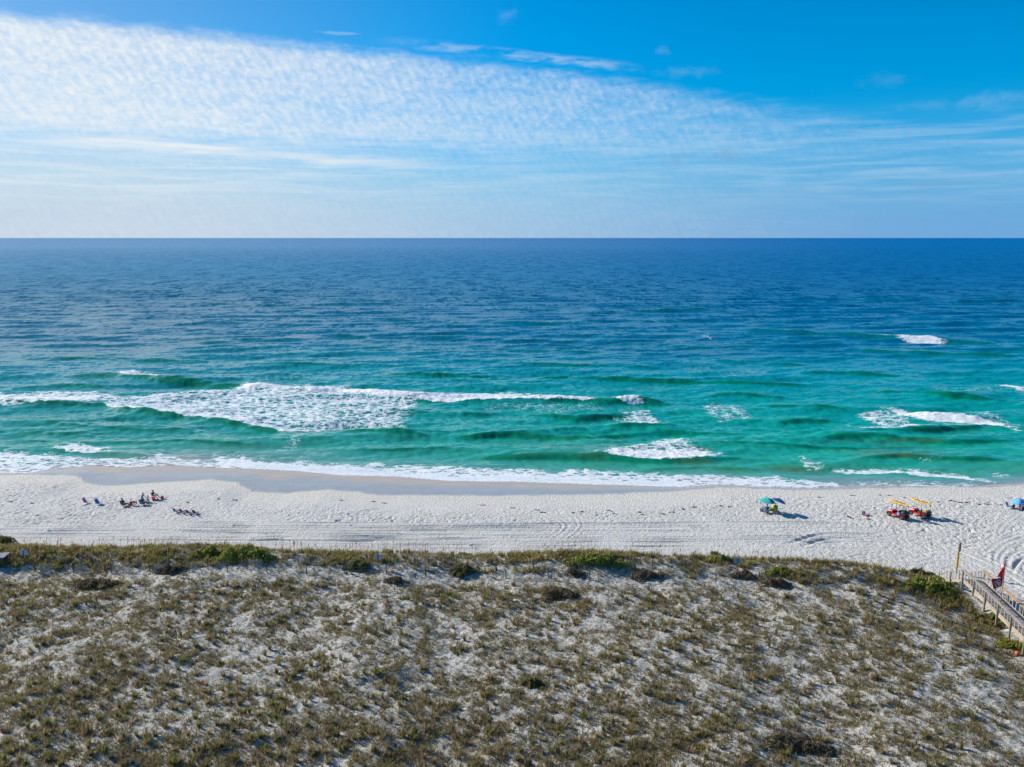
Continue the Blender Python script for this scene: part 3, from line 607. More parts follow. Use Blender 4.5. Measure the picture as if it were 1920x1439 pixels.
# big tussocks
n = 9500; x = rng.uniform(-WX, WX, n); y = rng.uniform(34, 80, n)
t = .45 * fbm(x * .25, y * .28, 3, 211) + .7 * rng.random(n) - .42 + .42 * ss(60, 44, y) * ss(25, 5, x) - .15 * ss(10, 35, x); k = on_dune(x, y) & (t > .06) & ~((x > 43) & (y < 75)) & (np.abs(x) < y * .75 + 8); x, y = x[k], y[k]; k = ~near_fence(x, y); x, y = x[k], y[k]
print('tussocks', len(x))
G.append(tufts(x, y, rng.uniform(.12, .40, len(x)), rng.uniform(.28, .65, len(x)), 46, PAL, [.30,.2,.2,.12,.10,.02,.06], .042))
grow('dune_grass', G, grass_m, 'olive and brown grass tufts scattered over the white dune sand', 'grass')
# greener grass along the crest
n = 3800; x = rng.uniform(-WX, WX, n); y = cy(D_C, x) + rng.uniform(-4.5, 2.2, n)
k = (fbm(x * .25, y * .35, 3, 221) + .25 * ss(-20, -45, x) > .06) & (x < 43); k2 = ~near_fence(x, y); k = k & k2; x, y = x[k], y[k]
GP = np.array([[.22,.205,.050],[.28,.22,.075],[.18,.18,.040],[.36,.26,.12]])
G2 = [tufts(x, y, rng.uniform(.2, .45, len(x)), rng.uniform(.3, .65, len(x)), 26, GP, [.4,.25,.2,.15], .04)]
grow('crest_grass', G2, grass_m, 'yellow green grass standing in clumps along the seaward dune edge', 'grass')
# sea oats: thin straw stems with a drooping head
n = 1500; x = rng.uniform(-WX, WX, n); y = cy(D_C, x) + rng.uniform(-3, 3.4, n); k = (fbm(x * .3, y * .4, 2, 231) > -.15) & (x < 41); x, y = x[k], y[k]; n = len(x)
zb = ground(x, y); hh = rng.uniform(.8, 1.45, n); a = rng.normal(.3, .8, n); st = np.array([[.30,.23,.12]]) * rng.uniform(.6, 1.3, (n, 1))
O1 = blades(x, y, zb, a, rng.uniform(.1, .35, n), hh, np.full(n, .035), st)
O2 = blades(x + np.cos(a) * .12, y + np.sin(a) * .12, zb + hh * .78, a, rng.uniform(.1, .25, n), rng.uniform(.2, .32, n), np.full(n, .085), st * 1.1)
grow('sea_oats', [O1, O2], grass_m, 'thin straw coloured sea oat stems rising from the dune edge', 'grass')

# ------------------------------------------------------------ shrubs: each its own thing
leaf_m = leafy('shrub_leaf_material', .3)
def shrub(px, py, wx, wy, hz, pal, label, cat='shrub', n=2600, leaf=.11, twig=(.12,.09,.06), grp=None):
    cx, cyy, cz = hit(px, py)
    root = empty('dune_shrub', (cx, cyy, cz), 0, label, cat, grp)
    th = rng.uniform(0, 2 * PI, n); r = np.sqrt(rng.random(n)) * np.where(rng.random(n) < .12, rng.uniform(1, 1.3, n), 1); rim = 1 + .25 * np.sin(th * 3 + px) + .15 * np.sin(th * 7 + py)
    lx = np.cos(th) * r * wx / 2 * rim; ly = np.sin(th) * r * wy / 2 * rim
    dome = np.sqrt(np.clip(1 - r ** 2.4, 0, 1)); lump = .72 + .85 * fbm((lx + cx) * 1.9, (ly + cyy) * 1.9, 3, 240, .65)
    lz = hz * dome * lump * np.where(rng.random(n) < .75, rng.uniform(.8, 1.05, n), rng.uniform(.2, .8, n)) + ground(lx + cx, ly + cyy) - cz
    P = np.stack([lx, ly, lz], 1)
    u = rng.normal(size=(n, 3)); u /= np.linalg.norm(u, axis=1)[:, None]; v = np.cross(u, rng.normal(size=(n, 3)) + [0, 0, 1.2]); v /= np.linalg.norm(v, axis=1)[:, None]
    s = leaf * rng.uniform(.6, 1.4, (n, 1))
    V = np.stack([P - u * s, P - v * s * .45, P + u * s, P + v * s * .45], 1).reshape(-1, 3)
    pal = np.array(pal); col = pal[rng.integers(0, len(pal), n)] * rng.uniform(.6, 1.45, (n, 1))
    fo = npmesh('foliage', V, np.arange(4 * n).reshape(-1, 4), leaf_m, 4, cols=np.repeat(col, 4, 0)); fo.parent = root
    s_ = MB()
    for i in range(26):
        a = random.uniform(0, 6.28); rr = random.uniform(.2, .85); x1, y1 = math.cos(a) * wx / 2 * rr, math.sin(a) * wy / 2 * rr
        s_.tube((x1 * .25, y1 * .25, -.1), (x1, y1, gz(cx + x1, cyy + y1) - cz + hz * math.sqrt(1 - rr * rr) * .95), .022, .008, 5)
    s_.build('stem', M['brown'], root)
GRN = [(.26,.32,.045),(.31,.35,.06),(.20,.24,.04),(.38,.36,.09),(.22,.20,.08)]; YGR = [(.27,.29,.04),(.19,.22,.035),(.34,.30,.07)]; BRN = [(.15,.115,.07),(.19,.15,.09),(.12,.095,.055),(.24,.18,.11)]
OLV = [(.17,.165,.045),(.20,.18,.055),(.23,.18,.075)]
for a in [
 (462,1045,5.6,2.4,1.15,GRN,'wide bright green bush on the dune crest near the left fence line',5200), (392,1040,3.0,1.6,.8,YGR,'yellow green bush joined to the left flank of the bright green crest bush',2200),
 (1122,1055,6.4,2.0,.85,GRN,'long low bright green bush on the dune crest right of centre',5200), (872,1045,1.6,1.0,.6,YGR,'small rounded yellow green bush on bare crest sand',1200),
 (1352,1058,2.2,1.2,.65,GRN,'green bush at the left foot of the third sign panel',1800), (1462,1074,2.6,1.3,.6,GRN,'low green patch bush right of the third sign',1800), (1253,1054,1.5,1.0,.5,OLV,'little olive bush on the crest between the long bush and the third sign',900),
 (1752,1104,4.6,3.0,.95,GRN,'big green bush crowding the foot of the boardwalk steps',7000), (1725,1082,3.0,1.8,.9,OLV,'olive bush at the dune corner beside the big boardwalk bush',2600), (1590,1066,2.4,1.3,.6,OLV,'olive mound bush on the right part of the crest',1500),
 (178,1100,4.2,2.0,.8,BRN,'dark brown thicket below the left fence panels',3600), (1045,1118,3.4,2.2,.75,BRN,'round brown twiggy bush below the crest at centre',3200), (1492,1402,4.6,2.0,.6,BRN,'sprawling brown twiggy bush near the bottom edge',3600),
 (1393,1082,2.2,1.2,.7,BRN,'dark bush directly below the third sign post',1500), (1455,1096,2.8,1.3,.7,BRN,'dark brown bush two steps right of the third sign post',1800), (740,1092,1.7,1.1,.7,BRN,'dark bush below the middle sign',1300), (868,1075,2.6,1.4,.9,OLV,'tall olive bush casting blue shade on the sand right of the middle sign',2400),
 (1078,1078,1.7,1.1,.6,BRN,'dark bush behind the fence posts under the long green bush',1300), (8,1019,2.2,1.6,1.0,OLV,'bush behind the small deck at the left edge',1800), (1215,1082,3.0,1.3,.6,BRN,'brown bush at the right end of the post row',1900), (320,1072,2.8,1.3,.8,BRN,'dark thicket around the fourth fence bay',2200), (1340,1040,1.0,.7,.4,OLV,'tiny olive clump on the outer crest left of the third sign',500),
 (670,1065,2.4,1.2,.8,OLV,'olive bush left of the middle sign',1700), (1860,1165,2.6,2.2,.55,OLV,'olive scrub against the boardwalk posts',2200), (1895,1210,2.4,1.8,.5,YGR,'yellow green scrub at the last boardwalk posts by the right edge',1900), (1000,1285,1.3,1.0,.5,OLV,'olive clump alone in the middle of the dune field',800)]:
    shrub(a[0], a[1], a[2], a[3], a[4], a[5], a[6], n=a[7], leaf=.085 if a[5] is BRN else .11)

# ------------------------------------------------------------ fences
def fence(name, posts, base_off, label, bays, post_h):
    """posts: (px, py of the foot)"""
    pts = [hit(px, py) for px, py in posts]; o0 = pts[0]
    root = empty(name, o0, 0, label, 'fence')
    rel = [Vector((p[0] - o0[0], p[1] - o0[1], p[2] - o0[2])) for p in pts]
    for i, p in enumerate(rel):
        hh = post_h * random.uniform(.85, 1.12); tl = Vector((random.uniform(-.05, .05), random.uniform(-.05, .05), 0))
        MB().tube(p - Vector((0, 0, .3)), p + Vector((0, 0, hh)) + tl, .055, .05, 8).build('post', M['fpost'], root)
    for i, (t0, t1) in bays.items():
        a, b = rel[i], rel[min(i + 1, len(rel) - 1)]; nb = int((b - a).length / .11); mb = MB()
        for j in range(nb):
            t = (j + .5) / nb
            if not (t0 <= t <= t1): continue
            q = a.lerp(b, t); q.z = gz(q.x + o0[0], q.y + o0[1]) - o0[2]; hh = post_h * .86 * random.uniform(.9, 1.06)
            mb.beam(q - Vector((0, 0, .15)), q + Vector((random.uniform(-.03, .03), .03, hh)), .04, .012)
        mb.build('slat_panel', M['slat'], root)
    wr = MB()
    for a, b in zip(rel[:-1], rel[1:]):
        for hh in (.25, .6): wr.tube(a + Vector((0, 0, hh * post_h / .9)), b + Vector((0, 0, hh * post_h / .9)), .008, .008, 4)
    wr.build('wire', M['grey_metal'], root)
FR = [(66,1071),(138,1073),(209,1075),(281,1071),(354,1072),(427,1075),(501,1075),(575,1077),(650,1075),(724,1077),(798,1080),(873,1080),(949,1084),(1028,1082),(1106,1087),(1185,1086),(1262,1089),(1342,1090),(1423,1090)]
BK = [(30,1059),(101,1056),(173,1058),(245,1060),(318,1060),(390,1062),(462,1064),(560,1056),(637,1060),(705,1061),(777,1060),(855,1060),(930,1061),(1000,1062),(1080,1064),(1150,1064),(1223,1064),(1290,1066)]
fence('sand_fence', FR, 0, 'slatted sand fence, the row of dark posts nearer the camera', {0:(.1,.42),1:(.05,.4),2:(.03,.52),3:(.1,.35),4:(.05,.2),6:(.05,.15)}, 1.0)
fence('sand_fence', BK, 0, 'slatted sand fence half buried in the crest grass behind the nearer post row', {1:(.1,.35),3:(.05,.3),6:(.05,.3),7:(.05,.25)}, .8)

# ------------------------------------------------------------ signs
def sign(px, py, top, wpx, label, tone, rz=0):
    x, y, z = hit(px, py); dd = y * cp + (CAM_H - z) * sp; k = F / dd
    hh = (py - top) / k / .91; wd = wpx / k
    r = empty('notice_sign', (x, y, z), rz, label, 'sign')
    MB().tube((0, 0, -.3), (0, 0, hh), .045, .04, 8).build('post', M['fpost'], r)
    MB().box((0, .06, hh - .28), (wd, .015, .55)).build('panel', tone, r, bevel=.004)  # panel colours carry the blue of shade on the unlit backs
    [MB().ball((0, .04, hh - q), .018, 6, 4).build('bolt', M['grey_metal'], r) for q in (.1, .45)]
sign(46,1060,1033,13.5,'sign back with its shade painted pale blue on a dark post beside the small deck at left', mat('sign_shade_pale', (.50,.62,.72), .5, .05))
sign(709,1066,1041,13,'sign back with its shade painted grey blue on a dark post in the middle of the crest', M['signback'])
sign(1382,1075,1048,13,'sign back with its shade painted blue on a post beside the green crest bushes at right', mat('sign_shade_blue', (.22,.38,.52), .5, .06), R(-12))

# ------------------------------------------------------------ small deck at left edge
x, y, z = hit(3, 1052)
r = empty('wooden_deck', (x, y, z), R(6), 'small grey wooden deck end with dark boarded side at the left edge', 'deck')
b = MB()
for i in range(9): b.box((-.7, -.62 + i * .155, .62), (2.6, .145, .04))
b.build('deck_boards', M['deck'], r)
b = MB(); [b.box((.55, -.60 + i * .24, .29), (.03, .21, .58)) for i in range(6)]; [b.box((-2.3 + i * .24, -.68, .29), (.21, .03, .58)) for i in range(12)]
b.build('skirt', M['fpost'], r)
for q in ((.5, -.6), (.5, .6), (-2.4, .6)): MB().box((*q, .0), (.1, .1, 1.16)).build('post', M['postwood'], r)

# ------------------------------------------------------------ boardwalk
AX, YA, YB, WD = 44.7, 72.3, 53.0, 1.75        # left rail line, seaward end, landward end, width
zA = gz(AX, YA); DZ = 2.75                      # deck level
r = empty('boardwalk', (AX, YA, DZ - 1), R(-8), 'weathered wooden boardwalk with handrails and steps down to the beach', 'boardwalk')
def rl(xx, yy, zz): return (xx - AX, yy - YA, zz - DZ + 1)
def zd(yy): return DZ + .012 * (YA - yy)
b = MB(); n = int((YA - YB) / .15)
for i in range(n):
    yy = YA - .07 - i * .15; b.box(rl(AX + WD / 2, yy, zd(yy)), (WD, .138, .038))
b.build('deck_boards', M['deck'], r)
for xx in (AX - .02, AX + WD + .02):
    MB().beam(rl(xx, YA, zd(YA) - .16), rl(xx, YB, zd(YB) - .16), .045, .28).build('stringer', M['wood'], r)
    left = xx < AX + .5
    for i in range(8):
        yy = YA - .06 - i * 2.45
        x2 = xx + (-.09 if left else .09)
        MB().tube(rl(x2, yy, gz(x2, yy) - .5), rl(x2, yy, zd(yy) + .98), .085, .08, 10).build('post', M['postwood'], r)
    MB().beam(rl(xx + (-.03 if left else .03), YA + .05, zd(YA) + 1.0), rl(xx + (-.03 if left else .03), YB, zd(YB) + 1.0), .34 if not left else .25, .045).build('handrail', M['wood'] if left else M['newwood'], r)
    MB().beam(rl(xx, YA, zd(YA) + .10), rl(xx, YB, zd(YB) + .10), .035, .1).build('lower_rail', M['wood'], r)
    mb = MB(); nbl = int((YA - YB) / .62)
    for i in range(nbl):
        yy = YA - .45 - i * .62
        if yy < YB: break
        mb.box(rl(xx, yy, zd(yy) + .48), (.04, .09, 1.0))
    mb.build('baluster', M['wood'], r)['kind'] = 'stuff'
def rs(xx, yy, zz): return (xx - AX - .28 * (yy - YA), yy - YA, zz - DZ + 1)
# steps to the beach
YS = YA + 3.2; zS = gz(AX + .8, YS)
ns = 9
for i in range(ns):
    t = (i + 1) / (ns + 1); MB().box(rs(AX + WD / 2, YA + 3.2 * t, DZ + (zS - DZ) * t), (WD - .1, .3, .04)).build('step', M['deck'], r)
for xx in (AX - .02, AX + WD + .02):
    MB().beam(rs(xx, YA, DZ - .14), rs(xx, YS, zS - .05), .045, .26).build('stringer', M['wood'], r)
    sg = -1 if xx < AX + .5 else 1
    MB().beam(rs(xx + sg * .03, YA, DZ + 1.0), rs(xx + sg * .03, YS, zS + .72), .2, .045).build('handrail', M['wood'] if sg < 0 else M['newwood'], r)
    for t in (.5, 1.0):
        yy = YA + 3.2 * t - .05; zz = DZ + (zS - DZ) * t; MB().tube(rs(xx + sg * .08, yy, gz(xx, yy) - .4), rs(xx + sg * .08, yy, zz + .95), .07, .065, 8).build('post', M['postwood'], r)
    mb = MB()
    for i in range(8):
        t = (i + .5) / 8; yy = YA + 3.2 * t; zz = DZ + (zS - DZ) * t; mb.box(rs(xx, yy, zz + .45), (.04, .07, .98))
    mb.build('baluster', M['wood'], r)['kind'] = 'stuff'
# bracing under the first bay
b = MB(); b.beam(rl(AX + .05, YA - 2.5, DZ - .3), rl(AX + WD - .05, YA - 2.5, gz(AX + 1, YA - 2.5) + .1), .04, .1); b.beam(rl(AX + WD - .05, YA - 2.56, DZ - .3), rl(AX + .05, YA - 2.56, gz(AX, YA - 2.5) + .1), .04, .1)
b.build('cross_brace', M['wood'], r)

# flag pole with two flags, tied to the boardwalk
fx, fy = AX - .93 + .6, YA - 6.4
r = empty('flag_pole', (fx, fy, DZ), 0, 'thin grey green pole rising from the boardwalk carrying the two red flags', 'pole')
MB().tube((0, 0, .03), (0, 0, 4.6), .045, .03, 10).build('mast', M['postwood'], r)
MB().tube((0, 0, .02), (0, 0, .35), .075, .07, 10).build('socket', M['grey_metal'], r)
b = MB(); b.ball((0, 0, 4.63), .045, 8, 6); b.build('finial', M['grey_metal'], r)
def flag_pts(quad, nu=14, nv=10, amp=.05, fr=9):
    vs = []; A, B, C_, D = [Vector(q) for q in quad]          # A top at pole, B top far, C far bottom, D bottom at pole
    for j in range(nv + 1):
        for i in range(nu + 1):
            u, v = i / nu, j / nv; p = A.lerp(B, u).lerp(D.lerp(C_, u), v); p.y += amp * u ** .6 * math.sin(u * fr + v * 2.2) + .02 * math.sin(v * 7 + u * 4); vs.append(p)
    return vs, [(j * (nu + 1) + i, j * (nu + 1) + i + 1, (j + 1) * (nu + 1) + i + 1, (j + 1) * (nu + 1) + i) for j in range(nv) for i in range(nu)]
def flag(quad, mname, label, emblem=False, amp=.06):
    rr = empty('warning_flag', (fx, fy, DZ), 0, label, 'flag')
    v, f = flag_pts(quad, amp=amp); mb = MB(); mb.add(v, f); o = mb.build('cloth', M[mname], rr, smooth=True)
    so_ = o.modifiers.new('thickness', 'SOLIDIFY'); so_.thickness = .008
    if emblem:
        A, B, C_, D = [Vector(q) for q in quad]; e_ = MB()
        def P(u, v): 
            p = A.lerp(B, u).lerp(D.lerp(C_, u), v); p.y += amp * u ** .6 * math.sin(u * 9 + v * 2.2) + .02 * math.sin(v * 7 + u * 4) - .012; return p
        for i in range(20):
            a0, a1 = 2 * PI * i / 20, 2 * PI * (i + 1) / 20
            e_.tube(P(.47 + .25 * math.cos(a0), .52 + .36 * math.sin(a0)), P(.47 + .25 * math.cos(a1), .52 + .36 * math.sin(a1)), .022, .022, 5)
        for s0, s1 in (((.30,.78),(.66,.26)), ((.33,.60),(.50,.50)), ((.50,.50),(.60,.62)), ((.36,.45),(.58,.38))): e_.tube(P(*s0), P(*s1), .03, .03, 5)
        e_.ball(P(.40, .40), .05, 8, 6); e_.build('emblem', M['white'], rr)
flag([(-.03,0,4.5),(-.28,-.1,4.0),(-.78,-.15,3.25),(-.05,0,3.05)], 'redf', 'plain red flag drooping at the top of the pole', amp=.09)
flag([(-.03,0,3.1),(-1.22,-.2,3.04),(-.92,-.15,2.04),(-.12,-.05,2.27)], 'crf', 'dark red flag with a white swimmer emblem below the plain flag', True)

# yellow sleeved post with a sign box
x, y, z = 46.9, 77.2, 0; z = gz(x, y)
r = empty('beach_marker_post', (x, y, z), 0, 'tall post with yellow sleeve and narrow dark board at the foot of the boardwalk steps', 'marker post')
MB().tube((0, 0, -.4), (0, 0, 3.3), .07, .065, 10).build('post', M['postwood'], r)
MB().tube((0, 0, .6), (0, 0, 2.35), .12, .12, 12).build('sleeve', M['ypaint'], r)
MB().box((.05, -.10, 2.95), (.28, .09, .95), Matrix.Rotation(R(35), 3, 'Z')).build('board', M['fpost'], r, bevel=.01)

# ball by the last post
x, y, z = hit(1907, 1229)
r = empty('float_ball', (x, y, z), 0, 'small orange red float lying in the scrub beside the boardwalk', 'float')
MB().ball((0, 0, .17), .2, 16, 10).build('shell', M['buoy'], r, smooth=True); MB().tube((0, 0, .34), (.03, 0, .44), .03, .02, 8).build('eyelet', M['dark'], r)
x, y, z = hit(595, 1248)
b = MB()
for i in range(5):
    a = i * 1.2; b.add([(math.cos(a) * .2, math.sin(a) * .15, .02), (math.cos(a + 1) * .22, math.sin(a + 1) * .2, .06), (math.cos(a + .5) * .08, math.sin(a + .5) * .05, .22), (0, 0, .12)], [(0, 1, 2), (0, 2, 3)])
o = b.build('paper_scrap', M['paper'], loc=(x, y, z)); tag(o, 'crumpled white paper scrap lying among the dune grass', 'litter')

# ------------------------------------------------------------ wrack
n_w = 0
wl = [(409,936),(440,938),(352,943),(640,939),(700,941),(720,944),(905,948),(962,953),(1007,957),(1018,961),(1075,962),(1090,960),(1142,958),(1150,963),(1200,961),(1204,965),(1243,964),(1262,961),(1280,955),(1302,951),(1352,949),(1368,951),
      (1600,930),(1650,929),(1668,930),(1698,934),(1760,942),(1782,939),(1790,941),(1800,943),(1812,943),(1835,946),(1852,946),(1874,947),(20,941),(60,944),(1537,933)]
for (px, py) in wl:
    x, y, z = hit(px, py); b = MB(); L_ = random.uniform(.25, .8)
    for i in range(7):
        t = random.uniform(-.5, .5); b.ball((t * L_, random.gauss(0, .07), .02), (random.uniform(.05, .16), random.uniform(.04, .1), random.uniform(.02, .06)), 7, 5, .35)
    for i in range(5): b.tube((random.uniform(-.4, .4) * L_, random.gauss(0, .08), .03), (random.uniform(-.6, .6) * L_, random.gauss(0, .15), .05), .012, .006, 4)
    o = b.build('seaweed_clump', M['weed'], loc=(x, y, z)); o.rotation_euler.z = random.uniform(-.4, .2)
    tag(o, 'dark dried seaweed scrap on the pale sand above the wet shore', 'seaweed', 'seaweed scraps along the wrack line')

# ------------------------------------------------------------ people
def figure(J, scale=1.0, vox=.010):
    """continuous body from tapered limbs fused by a voxel remesh. J: joint positions."""
    b = MB(); s = scale
    def limb(p, q, r1, r2): 
        b.tube(p, q, r1 * s, r2 * s, 12); b.ball(p, r1 * s, 12, 8); b.ball(q, r2 * s, 12, 8)
    V_ = {k: Vector(v) for k, v in J.items()}
    pel, che, nek, hed = V_['pelvis'], V_['chest'], V_['neck'], V_['head']
    b.ball(pel, (.165 * s, .13 * s, .13 * s), 14, 10); limb(pel, pel.lerp(che, .5), .125, .115); limb(pel.lerp(che, .5), che, .115, .14); limb(che, nek, .13, .06); limb(nek, nek.lerp(hed, .5), .055, .052)
    b.ball(hed, (.078 * s, .095 * s, .118 * s), 14, 10)
    fw = V_.get('face', Vector((0, -1, 0))).normalized(); sdv = fw.cross(Vector((0, 0, 1))).normalized()
    b.ball(hed + fw * .098 * s - Vector((0, 0, .012 * s)), (.016 * s,) * 3, 8, 6); b.ball(hed + fw * .075 * s - Vector((0, 0, .06 * s)), (.035 * s, .035 * s, .025 * s), 8, 6)
    for q in (-1, 1): b.ball(hed + sdv * q * .08 * s, (.014 * s, .022 * s, .03 * s), 8, 6)
    for sd_ in 'lr':
        sh, el_, wr = V_['sh_' + sd_], V_['el_' + sd_], V_['wr_' + sd_]; hp, kn, an, to = V_['hip_' + sd_], V_['kn_' + sd_], V_['an_' + sd_], V_['toe_' + sd_]
        limb(che.lerp(nek, .35), sh, .075, .062); limb(sh, el_, .052, .042); limb(el_, wr, .042, .027)
        d_ = (wr - el_).normalized(); sv = d_.cross(Vector((0, 0, 1))); sv = sv.normalized() if sv.length > .1 else Vector((1, 0, 0)); pal = wr + d_ * .055 * s
        limb(wr, pal, .028, .03); limb(pal - sv * .022 * s, pal + sv * .022 * s, .016, .016)
        for i, ln in enumerate((.062, .075, .08, .068)):
            p0 = pal + sv * ((1.5 - i) * .02 * s) + d_ * .02 * s; p1 = p0 + d_ * ln * .5 * s; p2 = p1 + (d_ * .8 + Vector((0, 0, -.6))).normalized() * ln * .5 * s
            b.tube(p0, p1, .010 * s, .009 * s, 6); b.tube(p1, p2, .009 * s, .008 * s, 6)
        b.tube(wr + d_ * .02 * s + sv * .02 * s, wr + d_ * .05 * s + sv * .065 * s, .012 * s, .009 * s, 6)
        limb(pel.lerp(hp, .8), hp, .1, .092); limb(hp, kn, .09, .06); limb(kn, an, .058, .036); limb(an, to, .036, .026)
    me = bpy.data.meshes.new('body'); me.from_pydata(b.v, [], b.f); me.update()
    o = bpy.data.objects.new('tmp', me); C.objects.link(o)
    md = o.modifiers.new('r', 'REMESH'); md.mode = 'VOXEL'; md.voxel_size = vox; md.use_smooth_shade = True
    dg = bpy.context.evaluated_depsgraph_get(); m2 = bpy.data.meshes.new_from_object(o.evaluated_get(dg)); bpy.data.objects.remove(o); return m2, V_
def cloth_shell(V_, segs, s, grow_=.018):
    b = MB()
    for p, q, r1, r2 in segs:
        p = V_[p] if isinstance(p, str) else p; q = V_[q] if isinstance(q, str) else q
        b.tube(p, q, (r1 + grow_) * s, (r2 + grow_) * s, 14); b.ball(p, (r1 + grow_) * s, 12, 8); b.ball(q, (r2 + grow_) * s, 12, 8)
    return b
def person(loc, rz, J, label, skin, top=None, shorts=None, hair='hair', scale=1.0, grp=None, long_hair=False, name='person'):
    x, y, z = loc; r = empty('person', (x, y, z), rz, label, 'person', grp)
    J = {k: (Vector(v) * scale if k != 'face' else Vector(v)) for k, v in J.items()}
    me, V_ = figure(J, scale); me.materials.clear(); me.materials.append(M[skin]); o = bpy.data.objects.new('body', me); C.objects.link(o); o.parent = r
    s = scale
    if top:
        b = cloth_shell(V_, [('pelvis', V_['pelvis'].lerp(V_['chest'], .5), .13, .118), (V_['pelvis'].lerp(V_['chest'], .5), 'chest', .118, .142), ('chest', V_['chest'].lerp(V_['neck'], .6), .135, .09)]
              + [(V_['sh_' + q], V_['sh_' + q].lerp(V_['el_' + q], .4), .056, .052) for q in 'lr'] + [(V_['chest'].lerp(V_['neck'], .35), 'sh_' + q, .075, .06) for q in 'lr'], s); b.build('shirt', M[top], r, smooth=True)
    if shorts:
        b = cloth_shell(V_, [('pelvis', V_['pelvis'] + Vector((0, 0, .04 * s)), .15, .14)] + [('hip_' + q, V_['hip_' + q].lerp(V_['kn_' + q], .5), .092, .08) for q in 'lr'], s); b.build('shorts', M[shorts], r, smooth=True)
    b = MB(); f = V_.get('face', Vector((0, -1, 0))).normalized(); hc = V_['head'] - f * .022 * s + Vector((0, 0, .028 * s)); b.ball(hc, (.092 * s, .1 * s, .108 * s), 12, 8, .04)
    if long_hair: b.tube(hc - f * .06 * s, hc - f * .09 * s - Vector((0, 0, .26 * s)), .06 * s, .03 * s, 10)
    b.build('hair', M[hair], r, smooth=True)
    return r
def sit(recline=.25, knee=.16, arm=(.32, -.32, .28), seat=.12, legs=.43, spread=.11):
    """sitting on the sand or a low chair, legs stretched towards -Y; recline leans back towards +Y"""
    pz = seat + .1; ch = (0, recline * .38, pz + .38); nk = (0, recline * .52, pz + .55); hd = (0, recline * .55 - .03, pz + .72)
    J = dict(pelvis=(0, 0, pz), chest=ch, neck=nk, head=hd, face=(0, -1, -.1))
    for q, s_ in (('l', -1), ('r', 1)):
        J['sh_' + q] = (s_ * .19, ch[1] + .03, pz + .47); J['el_' + q] = (s_ * (arm[0] - .03), (ch[1] + arm[1]) / 2 + .1, pz + .22); J['wr_' + q] = (s_ * arm[0] * .8, arm[1], arm[2] + seat)
        J['hip_' + q] = (s_ * .1, -.05, pz - .02); J['kn_' + q] = (s_ * spread, -legs, knee + seat); J['an_' + q] = (s_ * (spread + .02), -legs * 2 + .02, .07); J['toe_' + q] = (s_ * (spread + .05), -legs * 2 - .06, .16)
    return J
def kneel(bend=.15, reach=(.18, -.45, .4)):
    J = dict(pelvis=(0, .1, .42), chest=(0, .1 - bend, .80), neck=(0, .1 - bend * 1.4, .97), head=(0, .05 - bend * 1.7, 1.13), face=(0, -1, -.2))
    for q, s_ in (('l', -1), ('r', 1)):
        J['sh_' + q] = (s_ * .18, .1 - bend * 1.2, .89); J['el_' + q] = (s_ * .24, -.12 - bend, .66); J['wr_' + q] = (s_ * reach[0], reach[1], reach[2])
        J['hip_' + q] = (s_ * .1, .08, .40); J['kn_' + q] = (s_ * .13, -.12, .07); J['an_' + q] = (s_ * .12, .32, .07); J['toe_' + q] = (s_ * .12, .42, .05)
    return J
def stand():
    J = dict(pelvis=(0, 0, .93), chest=(0, .01, 1.26), neck=(0, .01, 1.46), head=(0, -.01, 1.62), face=(0, -1, 0))
    for q, s_ in (('l', -1), ('r', 1)):
        J['sh_' + q] = (s_ * .19, .01, 1.40); J['el_' + q] = (s_ * .24, .04, 1.12); J['wr_' + q] = (s_ * .24, -.06, .88)
        J['hip_' + q] = (s_ * .1, 0, .90); J['kn_' + q] = (s_ * .12, -.03, .49); J['an_' + q] = (s_ * .13, .03, .08); J['toe_' + q] = (s_ * .14, -.12, .04)
    return J
def crawl():
    J = dict(pelvis=(0, .45, .42), chest=(0, .08, .48), neck=(0, -.12, .46), head=(0, -.30, .42), face=(0, -.6, -.8))
    for q, s_ in (('l', -1), ('r', 1)):
        J['sh_' + q] = (s_ * .18, -.02, .44); J['el_' + q] = (s_ * .22, -.18, .22); J['wr_' + q] = (s_ * .2, -.38, .05)
        J['hip_' + q] = (s_ * .1, .45, .38); J['kn_' + q] = (s_ * .14, .28, .07); J['an_' + q] = (s_ * .13, .72, .07); J['toe_' + q] = (s_ * .13, .82, .05)
    return J

# ------------------------------------------------------------ beach chairs
def low_chair(loc, rz, cloth1, cloth2, label, grp=None, name='beach_chair', frame='white', w=.55):
    r = empty(name, loc, rz, label, 'chair', grp)     # faces -Y
    MB().beam((0, -.28, .20), (0, .22, .14), w, .02).build('seat', M[cloth2], r)
    MB().beam((0, .22, .15), (0, .50, .70), w, .02).build('backrest', M[cloth1], r)
    for s_ in (-1, 1):
        X_ = s_ * (w / 2 + .012)
        MB().path([(X_, -.30, .205), (X_, .22, .145), (X_, .53, .75)], .014, 6).build('side_rail', M[frame], r)
        MB().path([(X_, -.30, .01), (X_, .05, .36), (X_, .40, .36)], .013, 6).build('armrest', M[frame], r)
        MB().path([(X_, .42, .36), (X_, .30, .01), (X_, -.25, .18)], .013, 6).build('leg', M[frame], r)
    MB().tube((-w / 2, .53, .75), (w / 2, .53, .75), .014, .014, 6).build('top_bar', M[frame], r)
    return r
gr = 'empty striped chairs in a row'
for (px, py, t_, lb) in [(332,961,0,'leftmost of the four empty striped beach chairs set in a row'), (344,962,1,'second from left of the four empty striped beach chairs'), (356,964,2,'third from left of the four empty striped beach chairs'), (368,964,3,'rightmost of the four empty striped beach chairs set in a row')]:
    low_chair(hit(px, py), R(150) + t_ * .03, 'navy', 'maroon', lb, gr)
low_chair(hit(186,946), R(75), 'blue', 'blue', 'blue beach chair standing alone right of the pink one')
